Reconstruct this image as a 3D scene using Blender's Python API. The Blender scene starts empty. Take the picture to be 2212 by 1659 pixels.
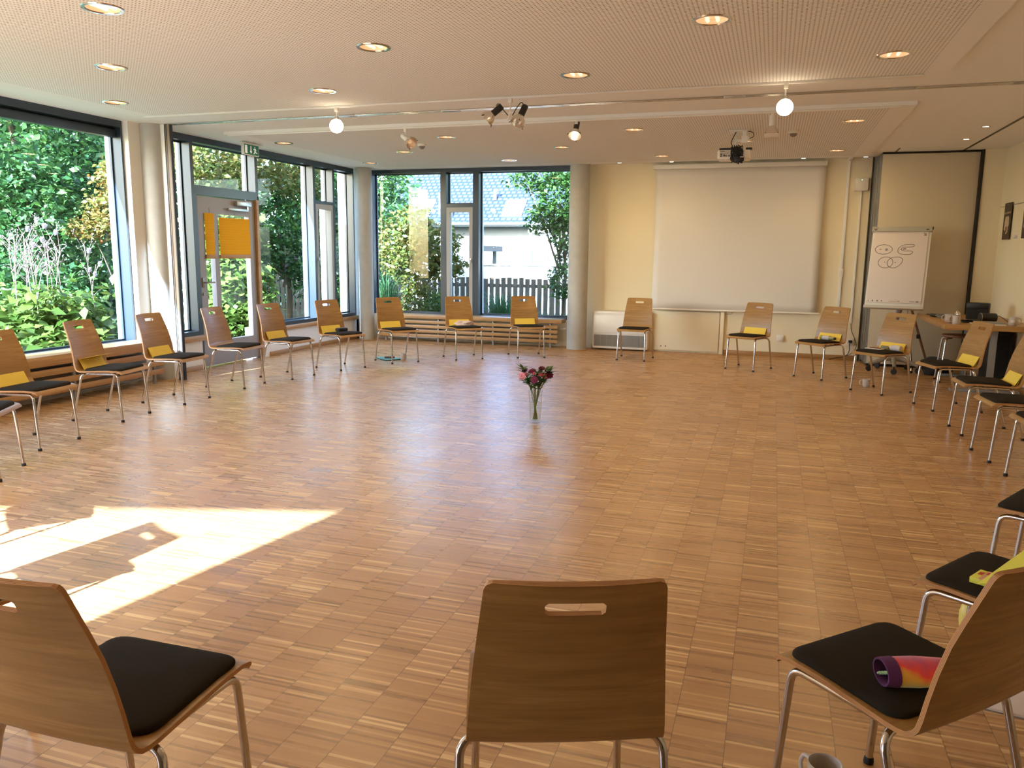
import bpy, bmesh, math, random
import numpy as np
from mathutils import Vector, Matrix
from math import sin, cos, pi, radians

S = bpy.context.scene
COL = S.collection
random.seed(7)
RNG = np.random.default_rng(7)

# ------------------------------------------------------------------ camera
H = 1.455
YAW, PITCH, ROLL = radians(18.0367), radians(9.4009), radians(0.5701)
cam_d = bpy.data.cameras.new('camera')
cam = bpy.data.objects.new('camera', cam_d)
COL.objects.link(cam)
cam_d.sensor_fit = 'HORIZONTAL'
cam_d.sensor_width = 36.0
cam_d.lens = 1707.92 / 2212 * 36.0
cam_d.clip_start = 0.02
cam_d.clip_end = 300
_f = Vector((-sin(YAW) * cos(PITCH), cos(YAW) * cos(PITCH), -sin(PITCH)))
_r = Vector((cos(YAW), sin(YAW), 0))
_u = _r.cross(_f)
_r2 = _r * cos(ROLL) + _u * sin(ROLL)
_u2 = -_r * sin(ROLL) + _u * cos(ROLL)
_m = Matrix((_r2, _u2, -_f)).transposed().to_4x4()
_m.translation = (0, 0, H)
cam.matrix_world = _m
S.camera = cam

# ------------------------------------------------------------------ world, sun, exposure
S.view_settings.view_transform = 'Standard'
S.view_settings.look = 'None'
S.view_settings.gamma = 1
S.view_settings.use_curve_mapping = False
S.view_settings.exposure = -0.6
SUN_DIR = Vector((0.155, 0.988, -0.47)).normalized()
SUN_STRENGTH = 80.0
SKY_STRENGTH = 3.0
LAMP = 1.0
world = bpy.data.worlds.new('world')
S.world = world
world.use_nodes = True
wn = world.node_tree.nodes
wl = world.node_tree.links
bg = wn['Background']
sky = wn.new('ShaderNodeTexSky')
sky.sky_type = 'NISHITA'
sky.sun_disc = False
sky.sun_elevation = radians(25)
sky.sun_rotation = radians(189)
sky.air_density = 1.0
sky.dust_density = 1.5
tint = wn.new('ShaderNodeMix')
tint.data_type = 'RGBA'
tint.blend_type = 'MULTIPLY'
tint.inputs[0].default_value = 1.0
tint.inputs[7].default_value = (0.92, 1.0, 1.14, 1)
wl.new(sky.outputs[0], tint.inputs[6])
wl.new(tint.outputs[2], bg.inputs[0])
bg.inputs[1].default_value = SKY_STRENGTH
sun_d = bpy.data.lights.new('sun', 'SUN')
sun_d.energy = SUN_STRENGTH
sun_d.angle = radians(0.6)
sun_d.color = (0.73, 0.97, 1.32)
sun = bpy.data.objects.new('sun', sun_d)
sun.rotation_euler = SUN_DIR.to_track_quat('-Z', 'Y').to_euler()
sun.location = (-20, -40, 30)
COL.objects.link(sun)
S.cycles.max_bounces = 9
S.cycles.diffuse_bounces = 5
S.cycles.glossy_bounces = 4
S.cycles.transparent_max_bounces = 16
S.cycles.caustics_reflective = True
S.cycles.blur_glossy = 1.0
S.cycles.caustics_refractive = False
S.cycles.sample_clamp_indirect = 6.0
S.cycles.use_denoising = True

# ------------------------------------------------------------------ materials
def srgb(r, g, b):
    f = lambda c: (c / 255) / 12.92 if c <= 10 else ((c / 255 + 0.055) / 1.055) ** 2.4
    return (f(r), f(g), f(b), 1)

def mat(name, col, rough=0.5, metal=0.0, spec=0.5, emit=None, estr=0.0, sheen=0.0, coat=0.0):
    m = bpy.data.materials.new(name)
    m.use_nodes = True
    b = m.node_tree.nodes['Principled BSDF']
    b.inputs['Base Color'].default_value = col
    b.inputs['Roughness'].default_value = rough
    b.inputs['Metallic'].default_value = metal
    b.inputs['Specular IOR Level'].default_value = spec
    if sheen: b.inputs['Sheen Weight'].default_value = sheen
    if coat:
        b.inputs['Coat Weight'].default_value = coat
        b.inputs['Coat Roughness'].default_value = 0.12
    if emit:
        b.inputs['Emission Color'].default_value = emit
        b.inputs['Emission Strength'].default_value = estr
    return m

class NT:
    """small node helper"""
    def __init__(s, m):
        s.t = m.node_tree; s.b = s.t.nodes['Principled BSDF']
    def n(s, typ, **kw):
        x = s.t.nodes.new(typ)
        for k, v in kw.items():
            if k.startswith('i_'):
                k2 = k[2:]
                x.inputs[int(k2) if k2.isdigit() else k2].default_value = v
            else: setattr(x, k, v)
        return x
    def l(s, a, b): s.t.links.new(a, b)
    def math(s, op, a, b=None, c=None):
        x = s.t.nodes.new('ShaderNodeMath'); x.operation = op
        for i, v in enumerate((a, b, c)):
            if v is None: continue
            if isinstance(v, (int, float)): x.inputs[i].default_value = v
            else: s.l(v, x.inputs[i])
        return x.outputs[0]
    def mix(s, fac, a, b):
        x = s.t.nodes.new('ShaderNodeMix'); x.data_type = 'RGBA'
        for i, v in ((0, fac), (6, a), (7, b)):
            if isinstance(v, (int, float)): x.inputs[i].default_value = v
            elif isinstance(v, tuple): x.inputs[i].default_value = v
            else: s.l(v, x.inputs[i])
        return x.outputs[2]
    def ramp(s, fac, stops):
        x = s.t.nodes.new('ShaderNodeValToRGB')
        cr = x.color_ramp
        while len(cr.elements) < len(stops): cr.elements.new(0.5)
        for e, (p, c) in zip(cr.elements, stops): e.position = p; e.color = c
        s.l(fac, x.inputs[0]); return x.outputs[0]
    def xyz(s, src):
        x = s.t.nodes.new('ShaderNodeSeparateXYZ'); s.l(src, x.inputs[0]); return x.outputs
    def comb(s, *a):
        x = s.t.nodes.new('ShaderNodeCombineXYZ')
        for i, v in enumerate(a):
            if isinstance(v, (int, float)): x.inputs[i].default_value = v
            else: s.l(v, x.inputs[i])
        return x.outputs[0]

def wood(name, c1, c2, c3, scale, rough=0.4, island=False, coat=0.0, rand=True):
    """veneer: streaks stretched along the axis with the smallest scale"""
    m = mat(name, c1, rough, coat=coat)
    N = NT(m)
    tc = N.n('ShaderNodeTexCoord')
    oi = N.n('ShaderNodeObjectInfo')
    mp = N.n('ShaderNodeMapping')
    mp.inputs['Scale'].default_value = scale
    N.l(tc.outputs['Object'], mp.inputs[0])
    if rand:
        sc = N.math('MULTIPLY', oi.outputs['Random'], 37.0)
        N.l(N.comb(sc, sc, sc), mp.inputs['Location'])
    n1 = N.n('ShaderNodeTexNoise', i_Scale=1.0, i_Detail=5.0, i_Roughness=0.65)
    N.l(mp.outputs[0], n1.inputs['Vector'])
    n2 = N.n('ShaderNodeTexNoise', i_Scale=0.22, i_Detail=2.0)
    N.l(mp.outputs[0], n2.inputs['Vector'])
    a = N.ramp(n1.outputs[0], [(0.3, c3), (0.52, c1), (0.75, c2)])
    o = N.mix(N.ramp(n2.outputs[0], [(0.35, (0, 0, 0, 1)), (0.62, (0.55, 0.55, 0.55, 1))]), a, c3)
    N.l(o, N.b.inputs['Base Color'])
    bp = N.n('ShaderNodeBump', i_Strength=0.05, i_Distance=0.002)
    N.l(n1.outputs[0], bp.inputs['Height']); N.l(bp.outputs[0], N.b.inputs['Normal'])
    return m

def noisy(m, scale, amount, col2):
    N = NT(m)
    c = N.b.inputs['Base Color'].default_value[:]
    tc = N.n('ShaderNodeTexCoord')
    n1 = N.n('ShaderNodeTexNoise', i_Scale=scale, i_Detail=4.0)
    N.l(tc.outputs['Object'], n1.inputs['Vector'])
    f = N.math('MULTIPLY', N.ramp(n1.outputs[0], [(0.4, (0, 0, 0, 1)), (0.7, (1, 1, 1, 1))]), amount)
    N.l(N.mix(f, tuple(c), col2), N.b.inputs['Base Color'])
    return m

def glass(name, tint=(0.93, 0.97, 0.95, 1), rough=0.0, ior=1.45, k=1.0):
    m = bpy.data.materials.new(name); m.use_nodes = True
    t = m.node_tree; t.nodes.clear()
    out = t.nodes.new('ShaderNodeOutputMaterial')
    tr = t.nodes.new('ShaderNodeBsdfTransparent'); tr.inputs[0].default_value = tint
    gl = t.nodes.new('ShaderNodeBsdfGlossy'); gl.inputs['Roughness'].default_value = rough
    fr = t.nodes.new('ShaderNodeLayerWeight'); fr.inputs[0].default_value = 0.5      # Schlick on |cos|: same from both sides
    pw = t.nodes.new('ShaderNodeMath'); pw.operation = 'POWER'; pw.inputs[1].default_value = 5.0
    t.links.new(fr.outputs['Facing'], pw.inputs[0])
    mu = t.nodes.new('ShaderNodeMath'); mu.operation = 'MULTIPLY_ADD'; mu.inputs[1].default_value = 0.9 * k; mu.inputs[2].default_value = 0.04 * k
    mx = t.nodes.new('ShaderNodeMixShader')
    t.links.new(pw.outputs[0], mu.inputs[0])
    t.links.new(mu.outputs[0], mx.inputs[0]); t.links.new(tr.outputs[0], mx.inputs[1]); t.links.new(gl.outputs[0], mx.inputs[2])
    t.links.new(mx.outputs[0], out.inputs[0])
    return m

def leafmat(name, cols, trans=0.35, rough=0.45, k=1.0):
    k *= 1.05; cols = [(c[0] * k, c[1] * k, c[2] * k, 1) for c in cols]
    m = bpy.data.materials.new(name); m.use_nodes = True
    t = m.node_tree; t.nodes.clear()
    out = t.nodes.new('ShaderNodeOutputMaterial')
    ge = t.nodes.new('ShaderNodeNewGeometry')
    rp = t.nodes.new('ShaderNodeValToRGB')
    cr = rp.color_ramp
    while len(cr.elements) < len(cols): cr.elements.new(0.5)
    for i, (e, c) in enumerate(zip(cr.elements, cols)): e.position = i / max(1, len(cols) - 1); e.color = c
    t.links.new(ge.outputs['Random Per Island'], rp.inputs[0])
    d = t.nodes.new('ShaderNodeBsdfPrincipled'); d.inputs['Roughness'].default_value = rough
    tl = t.nodes.new('ShaderNodeBsdfTranslucent')
    t.links.new(rp.outputs[0], d.inputs['Base Color']); t.links.new(rp.outputs[0], tl.inputs[0])
    mx = t.nodes.new('ShaderNodeMixShader'); mx.inputs[0].default_value = trans
    t.links.new(d.outputs[0], mx.inputs[1]); t.links.new(tl.outputs[0], mx.inputs[2])
    t.links.new(mx.outputs[0], out.inputs[0])
    return m

M = {}
M['wall'] = noisy(mat('cream_wall_paint', srgb(238, 226, 196), 0.85), 0.8, 0.25, srgb(232, 219, 188))
M['white'] = mat('white_paint', srgb(240, 240, 238), 0.7)
M['white_gloss'] = mat('white_plastic', srgb(236, 232, 224), 0.35)
M['plaster'] = mat('white_plaster', srgb(240, 238, 232), 0.85)
M['screen'] = mat('screen_fabric', srgb(226, 222, 216), 0.8)
M['concrete'] = noisy(mat('column_concrete', srgb(182, 180, 174), 0.8), 9, 0.35, srgb(164, 160, 152))
M['frame'] = mat('dark_window_frame', srgb(42, 54, 66), 0.32)
M['clad'] = mat('light_window_cladding', srgb(205, 208, 210), 0.4)
M['greyframe'] = mat('grey_door_frame', srgb(150, 146, 150), 0.45)
M['sashframe'] = mat('grey_sash_frame', srgb(158, 154, 146), 0.45)
M['glass'] = glass('window_glass', (0.96, 0.985, 0.97, 1), k=0.3)
M['vglass'] = glass('vase_glass', (0.97, 0.985, 0.98, 1), k=1.3)
M['water'] = glass('water', (0.93, 0.95, 0.90, 1), k=0.6)
M['chrome'] = mat('chrome_tube', srgb(205, 200, 195), 0.16, 1.0)
M['alu'] = mat('brushed_aluminium', srgb(190, 190, 188), 0.35, 1.0)
M['steel'] = mat('grey_painted_steel', srgb(150, 150, 148), 0.45, 0.3)
M['black'] = mat('black_plastic', srgb(22, 21, 22), 0.45)
M['rubber'] = mat('black_rubber', srgb(28, 24, 26), 0.6)
M['blackcloth'] = mat('black_cloth', srgb(20, 19, 22), 0.9, sheen=0.2)
M['greycloth'] = mat('grey_cloth', srgb(100, 98, 88), 0.95, sheen=0.3)
M['beigecloth'] = mat('beige_cloth', srgb(214, 190, 172), 0.95, sheen=0.3)
M['pad'] = noisy(mat('charcoal_seat_fabric', srgb(44, 38, 30), 0.95, spec=0.15), 300, 0.5, srgb(36, 31, 25))
M['oak'] = wood('chair_oak_veneer', srgb(168, 127, 72), srgb(186, 145, 90), srgb(144, 104, 54), (3.0, 60, 75), 0.36, coat=0.12)
M['ply'] = mat('plywood_edge', srgb(196, 142, 88), 0.5)
M['plyd'] = mat('plywood_edge_glue', srgb(140, 88, 48), 0.5)
M['bench'] = wood('bench_oak', srgb(178, 138, 86), srgb(198, 160, 108), srgb(156, 114, 68), (50, 2.0, 60), 0.4)
M['benchx'] = wood('bench_oak_cross', srgb(178, 138, 86), srgb(198, 160, 108), srgb(156, 114, 68), (2.0, 50, 60), 0.4)
M['table'] = wood('table_oak', srgb(182, 137, 80), srgb(200, 155, 98), srgb(160, 114, 62), (2.0, 40, 60), 0.35)
M['yellow'] = mat('yellow_card', srgb(240, 206, 84), 0.8)
M['lime'] = mat('lime_yellow_folder', srgb(226, 222, 80), 0.5)
M['paper'] = mat('white_paper', srgb(226, 214, 206), 0.85)
M['ink'] = mat('black_marker_ink', srgb(40, 34, 34), 0.8)
M['greyink'] = mat('grey_print', srgb(140, 132, 128), 0.8)
M['mug'] = mat('grey_ceramic', srgb(196, 184, 172), 0.3)
M['teal'] = mat('teal_folder', srgb(86, 150, 140), 0.4)
M['blind'] = bpy.data.materials.new('yellow_pleated_blind'); M['blind'].use_nodes = True
_t = M['blind'].node_tree; _t.nodes.clear()
_o = _t.nodes.new('ShaderNodeOutputMaterial'); _d = _t.nodes.new('ShaderNodeBsdfDiffuse'); _tl = _t.nodes.new('ShaderNodeBsdfTranslucent'); _mx = _t.nodes.new('ShaderNodeMixShader')
_d.inputs[0].default_value = srgb(226, 168, 52); _tl.inputs[0].default_value = srgb(190, 120, 24); _mx.inputs[0].default_value = 0.10
_t.links.new(_d.outputs[0], _mx.inputs[1]); _t.links.new(_tl.outputs[0], _mx.inputs[2]); _t.links.new(_mx.outputs[0], _o.inputs[0])
M['green'] = mat('exit_green', srgb(10, 92, 60), 0.5, emit=srgb(10, 110, 70), estr=0.25)
M['signwhite'] = mat('exit_white', srgb(235, 240, 235), 0.5, emit=(1, 1, 1, 1), estr=0.35)
M['bulb'] = mat('glowing_bulb', (1, 1, 1, 1), 0.4, emit=(1.0, 0.80, 0.55, 1), estr=18 * LAMP)
M['bulbsoft'] = mat('lit_reflector', srgb(230, 200, 160), 0.3, emit=(1.0, 0.66, 0.38, 1), estr=0.6 * LAMP)
M['halogen'] = mat('halogen_spot', (1, 1, 1, 1), 0.4, emit=(1.0, 0.84, 0.60, 1), estr=16 * LAMP)
M['led'] = mat('green_led', (0, 0, 0, 1), 0.4, emit=(0.4, 1, 0.7, 1), estr=4)
M['reflector'] = mat('lamp_reflector', srgb(232, 224, 214), 0.22, 0.85)
M['partition'] = mat('partition_laminate', srgb(214, 200, 172), 0.6)
M['brownwood'] = mat('brown_tripod_wood', srgb(120, 78, 48), 0.5)
M['roof'] = None

# floor parquet --------------------------------------------------------------
def floor_mat():
    m = mat('industrial_parquet', srgb(180, 130, 84), 0.3)
    N = NT(m)
    tc = N.n('ShaderNodeTexCoord')
    x, y, z = N.xyz(tc.outputs['Object'])
    TW, SW = 0.1575, 0.0112
    u = N.math('DIVIDE', N.math('SUBTRACT', x, 0.104 - 60 * TW), TW)
    cu = N.math('FLOOR', u); fu = N.math('FRACT', u)
    wn0 = N.n('ShaderNodeTexWhiteNoise', noise_dimensions='1D'); N.l(cu, wn0.inputs['W'])
    v = N.math('ADD', N.math('DIVIDE', N.math('ADD', y, 20.0), SW), N.math('MULTIPLY', wn0.outputs[0], 5.0))
    cv = N.math('FLOOR', v); fv = N.math('FRACT', v)
    w1 = N.n('ShaderNodeTexWhiteNoise', noise_dimensions='2D'); N.l(N.comb(cu, cv, 0), w1.inputs['Vector'])
    ct = N.math('FLOOR', N.math('DIVIDE', cv, 14.0))
    w2 = N.n('ShaderNodeTexWhiteNoise', noise_dimensions='2D'); N.l(N.comb(cu, N.math('ADD', ct, 500.0), 0), w2.inputs['Vector'])
    mp = N.n('ShaderNodeMapping'); mp.inputs['Scale'].default_value = (9, 160, 1)
    N.l(tc.outputs['Object'], mp.inputs[0])
    n1 = N.n('ShaderNodeTexNoise', i_Scale=1.0, i_Detail=3.0); N.l(mp.outputs[0], n1.inputs['Vector'])
    t = N.math('ADD', N.math('ADD', N.math('MULTIPLY', N.math('POWER', N.math('SUBTRACT', N.math('MULTIPLY', w1.outputs[0], 2.0), 1.0), 3.0), 0.50), 0.27), N.math('ADD', N.math('MULTIPLY', w2.outputs[0], 0.16), N.math('MULTIPLY', n1.outputs[0], 0.30)))
    c = N.ramp(t, [(0.10, srgb(152, 110, 70)), (0.38, srgb(180, 134, 86)), (0.60, srgb(192, 146, 95)), (0.80, srgb(210, 167, 112)), (0.95, srgb(234, 198, 142))])
    # joints between strips and columns, and the long expansion joint
    e1 = N.math('LESS_THAN', N.math('MINIMUM', fu, N.math('SUBTRACT', 1.0, fu)), 0.007)
    e2 = N.math('LESS_THAN', N.math('MINIMUM', fv, N.math('SUBTRACT', 1.0, fv)), 0.022)
    j = N.math('LESS_THAN', N.math('ABSOLUTE', N.math('SUBTRACT', y, 7.265)), 0.005)
    e = N.math('MAXIMUM', N.math('MULTIPLY', e1, 0.85), N.math('MULTIPLY', e2, 0.10))
    c = N.mix(e, c, srgb(96, 60, 36))
    c = N.mix(N.math('MULTIPLY', j, 0.85), c, srgb(52, 38, 32))
    N.l(c, N.b.inputs['Base Color'])
    rn = N.n('ShaderNodeTexNoise', i_Scale=1.3, i_Detail=3.0); N.l(tc.outputs['Object'], rn.inputs['Vector'])
    r = N.math('ADD', N.math('MULTIPLY', w1.outputs[0], 0.08), N.math('ADD', 0.20, N.math('MULTIPLY', rn.outputs[0], 0.12)))
    N.l(r, N.b.inputs['Roughness'])
    N.b.inputs['Specular IOR Level'].default_value = 0.95
    bp = N.n('ShaderNodeBump', i_Strength=0.25, i_Distance=0.0006)
    N.l(N.math('ADD', w1.outputs[0], N.math('MULTIPLY', n1.outputs[0], 0.6)), bp.inputs['Height'])
    N.l(bp.outputs[0], N.b.inputs['Normal'])
    return m
M['floor'] = floor_mat()

def perf_mat(name, x0, x1, y0, y1, P=0.025, rad=0.0052):
    m = mat(name, srgb(240, 239, 236), 0.85)
    N = NT(m)
    tc = N.n('ShaderNodeTexCoord')
    x, y, z = N.xyz(tc.outputs['Object'])
    fx = N.math('SUBTRACT', N.math('FRACT', N.math('DIVIDE', N.math('ADD', x, 50), P)), 0.5)
    fy = N.math('SUBTRACT', N.math('FRACT', N.math('DIVIDE', N.math('ADD', y, 50), P)), 0.5)
    d = N.math('SQRT', N.math('ADD', N.math('MULTIPLY', fx, fx), N.math('MULTIPLY', fy, fy)))
    hole = N.math('LESS_THAN', d, rad / P)
    for a, lo, hi in ((x, x0, x1), (y, y0, y1)):
        hole = N.math('MULTIPLY', hole, N.math('MULTIPLY', N.math('GREATER_THAN', a, lo), N.math('LESS_THAN', a, hi)))
    N.l(N.mix(hole, srgb(240, 239, 236), srgb(140, 128, 114)), N.b.inputs['Base Color'])
    return m

def roof_mat():
    m = mat('grey_roof_tiles', srgb(120, 128, 146), 0.5)
    N = NT(m)
    tc = N.n('ShaderNodeTexCoord')
    br = N.n('ShaderNodeTexBrick', i_Scale=1.0)
    br.inputs['Color1'].default_value = (0.056, 0.075, 0.115, 1)
    br.inputs['Color2'].default_value = (0.042, 0.058, 0.092, 1)
    br.inputs['Mortar'].default_value = (0.016, 0.023, 0.042, 1)
    br.inputs['Brick Width'].default_value = 0.21
    br.inputs['Row Height'].default_value = 0.19
    br.inputs['Mortar Size'].default_value = 0.035
    N.l(tc.outputs['Object'], br.inputs['Vector'])
    N.l(br.outputs['Color'], N.b.inputs['Base Color'])
    bp = N.n('ShaderNodeBump', i_Strength=0.6, i_Distance=0.03)
    N.l(br.outputs['Fac'], bp.inputs['Height']); bp.invert = True
    N.l(bp.outputs[0], N.b.inputs['Normal'])
    return m
M['roof'] = roof_mat()

# ------------------------------------------------------------------ mesh builder
class MB:
    def __init__(s): s.v = []; s.f = []; s.m = []
    def add(s, vs, fs, mi=0):
        o = len(s.v); s.v += [tuple(v) for v in vs]
        s.f += [tuple(i + o for i in f) for f in fs]; s.m += [mi] * len(fs); return s
    def box(s, x0, x1, y0, y1, z0, z1, bev=0.0, mi=0, mx=None):
        x0, x1 = min(x0, x1), max(x0, x1); y0, y1 = min(y0, y1), max(y0, y1); z0, z1 = min(z0, z1), max(z0, z1)
        if bev <= 0:
            vs = [(x, y, z) for z in (z0, z1) for y in (y0, y1) for x in (x0, x1)]
            fs = [(0, 2, 3, 1), (4, 5, 7, 6), (0, 1, 5, 4), (2, 6, 7, 3), (0, 4, 6, 2), (1, 3, 7, 5)]
        else:
            b = bmesh.new(); bmesh.ops.create_cube(b, size=1)
            for v in b.verts:
                v.co = Vector(((x0 + x1) / 2 + v.co.x * (x1 - x0), (y0 + y1) / 2 + v.co.y * (y1 - y0), (z0 + z1) / 2 + v.co.z * (z1 - z0)))
            bev = min(bev, 0.45 * min(x1 - x0, y1 - y0, z1 - z0))
            bmesh.ops.bevel(b, geom=b.edges[:], offset=bev, segments=2, affect='EDGES', profile=0.5)
            b.verts.ensure_lookup_table(); b.verts.index_update()
            vs = [tuple(v.co) for v in b.verts]; fs = [tuple(v.index for v in f.verts) for f in b.faces]; b.free()
        if mx: vs = [tuple(mx @ Vector(v)) for v in vs]
        return s.add(vs, fs, mi)
    def tube(s, pts, r, seg=10, mi=0, cap=True):
        pts = [Vector(p) for p in pts]; n = len(pts)
        rs = r if isinstance(r, (list, tuple)) else [r] * n
        vs = []; up = None
        for i, p in enumerate(pts):
            t = (pts[min(i + 1, n - 1)] - pts[max(i - 1, 0)]).normalized()
            if up is None: up = Vector((0, 0, 1)) if abs(t.z) < 0.9 else Vector((1, 0, 0))
            a = (up - t * up.dot(t)).normalized(); b = t.cross(a); up = a
            for k in range(seg):
                w = 2 * pi * k / seg; vs.append(p + (a * cos(w) + b * sin(w)) * rs[i])
        fs = [(i * seg + k, i * seg + (k + 1) % seg, (i + 1) * seg + (k + 1) % seg, (i + 1) * seg + k) for i in range(n - 1) for k in range(seg)]
        if cap: fs += [tuple(range(seg))[::-1], tuple((n - 1) * seg + k for k in range(seg))]
        return s.add(vs, fs, mi)
    def lathe(s, prof, seg=24, c=(0, 0, 0), mx=None, mi=0, close=False):
        vs = []
        for r, z in prof:
            for k in range(seg):
                w = 2 * pi * k / seg; p = Vector((r * cos(w), r * sin(w), z))
                if mx: p = mx @ p
                vs.append((p.x + c[0], p.y + c[1], p.z + c[2]))
        n = len(prof)
        fs = [(i * seg + k, i * seg + (k + 1) % seg, (i + 1) * seg + (k + 1) % seg, (i + 1) * seg + k) for i in range(n - 1) for k in range(seg)]
        if close: fs += [((n - 1) * seg + k, (n - 1) * seg + (k + 1) % seg, (k + 1) % seg, k) for k in range(seg)]
        return s.add(vs, fs, mi)
    def disc(s, c, r, n=24, mi=0, flip=False):
        vs = [(c[0] + r * cos(2 * pi * k / n), c[1] + r * sin(2 * pi * k / n), c[2]) for k in range(n)]
        f = tuple(range(n)); return s.add(vs, [f[::-1] if flip else f], mi)
    def prism(s, poly, fn, t0, t1, mi=0):
        """poly in 2D; fn(a,b,t)->xyz"""
        n = len(poly)
        vs = [fn(a, b, t0) for a, b in poly] + [fn(a, b, t1) for a, b in poly]
        fs = [tuple(range(n))[::-1], tuple(range(n, 2 * n))] + [(i, (i + 1) % n, n + (i + 1) % n, n + i) for i in range(n)]
        return s.add(vs, fs, mi)
    def xf(s, mx): s.v = [tuple(mx @ Vector(v)) for v in s.v]; return s

def bend(pts, rad, n=5):
    """polyline with rounded corners"""
    pts = [Vector(p) for p in pts]; out = [pts[0]]
    for i in range(1, len(pts) - 1):
        p, a, b = pts[i], (pts[i - 1] - pts[i]), (pts[i + 1] - pts[i])
        ra = min(rad, a.length * 0.49, b.length * 0.49)
        A, B = p + a.normalized() * ra, p + b.normalized() * ra
        for k in range(n + 1):
            t = k / n; out.append(A * (1 - t) ** 2 + p * 2 * t * (1 - t) + B * t * t)
    return out + [pts[-1]]

def smooth(pts, n=6):
    pts = [Vector(p) for p in pts]; out = []
    for i in range(len(pts) - 1):
        p0, p1, p2, p3 = pts[max(i - 1, 0)], pts[i], pts[i + 1], pts[min(i + 2, len(pts) - 1)]
        for k in range(n):
            t = k / n
            out.append(0.5 * ((2 * p1) + (p2 - p0) * t + (2 * p0 - 5 * p1 + 4 * p2 - p3) * t * t + (3 * p1 - p0 - 3 * p2 + p3) * t ** 3))
    return out + [pts[-1]]

def mk(name, mb, mats, parent=None, loc=None, smooth_deg=40, world=True):
    """ONE mesh object. Vertices are in world coordinates (world=True) or in the parent's/own frame."""
    if not isinstance(mats, (list, tuple)): mats = [mats]
    off = Vector((0, 0, 0))
    if world:
        if parent is not None:
            off = Vector(parent.location)
            if parent.parent is not None: off = off + Vector(parent.parent.location)
        elif loc is not None: off = Vector(loc)
    me = bpy.data.meshes.new(name)
    vs = [(v[0] - off[0], v[1] - off[1], v[2] - off[2]) for v in mb.v] if off.length > 0 else mb.v
    me.from_pydata(vs, [], mb.f)
    for m in mats: me.materials.append(m)
    if len(mats) > 1: me.polygons.foreach_set('material_index', mb.m)
    me.polygons.foreach_set('use_smooth', [True] * len(me.polygons))
    me.validate(); me.update()
    b = bmesh.new(); b.from_mesh(me); bmesh.ops.recalc_face_normals(b, faces=b.faces[:]); b.to_mesh(me); b.free()
    me.set_sharp_from_angle(angle=radians(smooth_deg))
    o = bpy.data.objects.new(name, me); COL.objects.link(o)
    if parent is not None: o.parent = parent
    elif loc is not None: o.location = loc
    return o

def tag(o, label=None, cat=None, group=None, kind=None):
    if label: o['label'] = label
    if cat: o['category'] = cat
    if group: o['group'] = group
    if kind: o['kind'] = kind
    return o

def thing(name, label, cat, loc=(0, 0, 0), rz=0.0, group=None, kind=None):
    o = bpy.data.objects.new(name, None); o.empty_display_size = 0.05
    COL.objects.link(o); o.location = loc; o.rotation_euler = (0, 0, rz)
    return tag(o, label, cat, group, kind)

KIDS = {}
def kids(o): return KIDS.get(o.name, None) or list(o.children)
def dup(o, parent=None):
    c = o.copy(); COL.objects.link(c)
    if parent is not None: c.parent = parent
    for ch in list(o.children): dup(ch, c)
    return c

def struct(name, mb, m, parent=None, loc=None, **k):
    o = mk(name, mb, m, parent, loc, **k)
    if parent is None: o['kind'] = 'structure'
    return o

def light(kind, name, loc, energy, col, parent=None, size=0.1, rot=None, spot=None, blend=0.6):
    d = bpy.data.lights.new(name, kind); d.energy = energy; d.color = col
    if kind == 'AREA': d.shape = 'DISK'; d.size = size
    else: d.shadow_soft_size = size
    if kind == 'SPOT': d.spot_size = spot; d.spot_blend = blend
    o = bpy.data.objects.new(name, d); COL.objects.link(o)
    o.location = loc
    if rot is not None: o.rotation_euler = rot
    if parent is not None: o.parent = parent
    return o
WARM = (1.0, 0.68, 0.32)

# ================================================================== ROOM SHELL
XL, XR, YB, ZC, ZS = -6.63, 2.66, 12.12, 2.79, 2.755
YF = -1.9
b = MB().box(-7.0, 3.0, -2.4, 12.45, -0.12, 0.0)
struct('floor', b, M['floor'])
b = MB().prism([(-6.96, -2.66), (-2.9, -1.42), (3.0, -1.42), (3.0, 12.5), (-6.96, 12.5)], lambda x_, y_, t_: (x_, y_, t_), ZC, 3.25)
ceiling = struct('ceiling', b, M['white'])
K = 1.1354
DL = [(-3.149, 3.238, 'at the top left picture corner'), (-2.232, 4.256, 'in the near ceiling, right of the top left corner light'), (-4.092, 4.243, 'second from the top on the left side of the near ceiling'),
      (-3.176, 5.261, 'in the near ceiling just above the left glowing globe'), (-5.023, 5.226, 'closest to the large garden window'), (-0.362, 4.241, 'at the top edge right of the middle of the near ceiling'),
      (0.586, 5.226, 'in the right corner of the near ceiling panel'), (-1.297, 5.25, 'in the near ceiling above the black twin spot'), (-5.092, 7.618, 'above the garden door, right of the exit sign'),
      (-5.094, 9.566, 'closest to the corner column'), (-3.206, 7.632, 'right of the white angled spot'), (-4.147, 8.614, 'directly below the white angled spot'),
      (-3.219, 9.682, 'above the narrow back casement'), (-2.272, 8.656, 'directly below the lit black spot'), (-1.313, 7.618, 'left of the projector, nearer the viewer'),
      (0.584, 7.6, 'in the far ceiling near the right edge of the panel'), (0.579, 9.628, 'above the right end of the screen'), (-1.327, 9.691, 'above the left end of the screen'), (-0.37, 8.64, 'partly hidden behind the projector')]
S1 = (-6.05, 1.10, -1.3, 6.62); S2 = (-6.05, 1.10, 7.87, 11.72)
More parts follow.
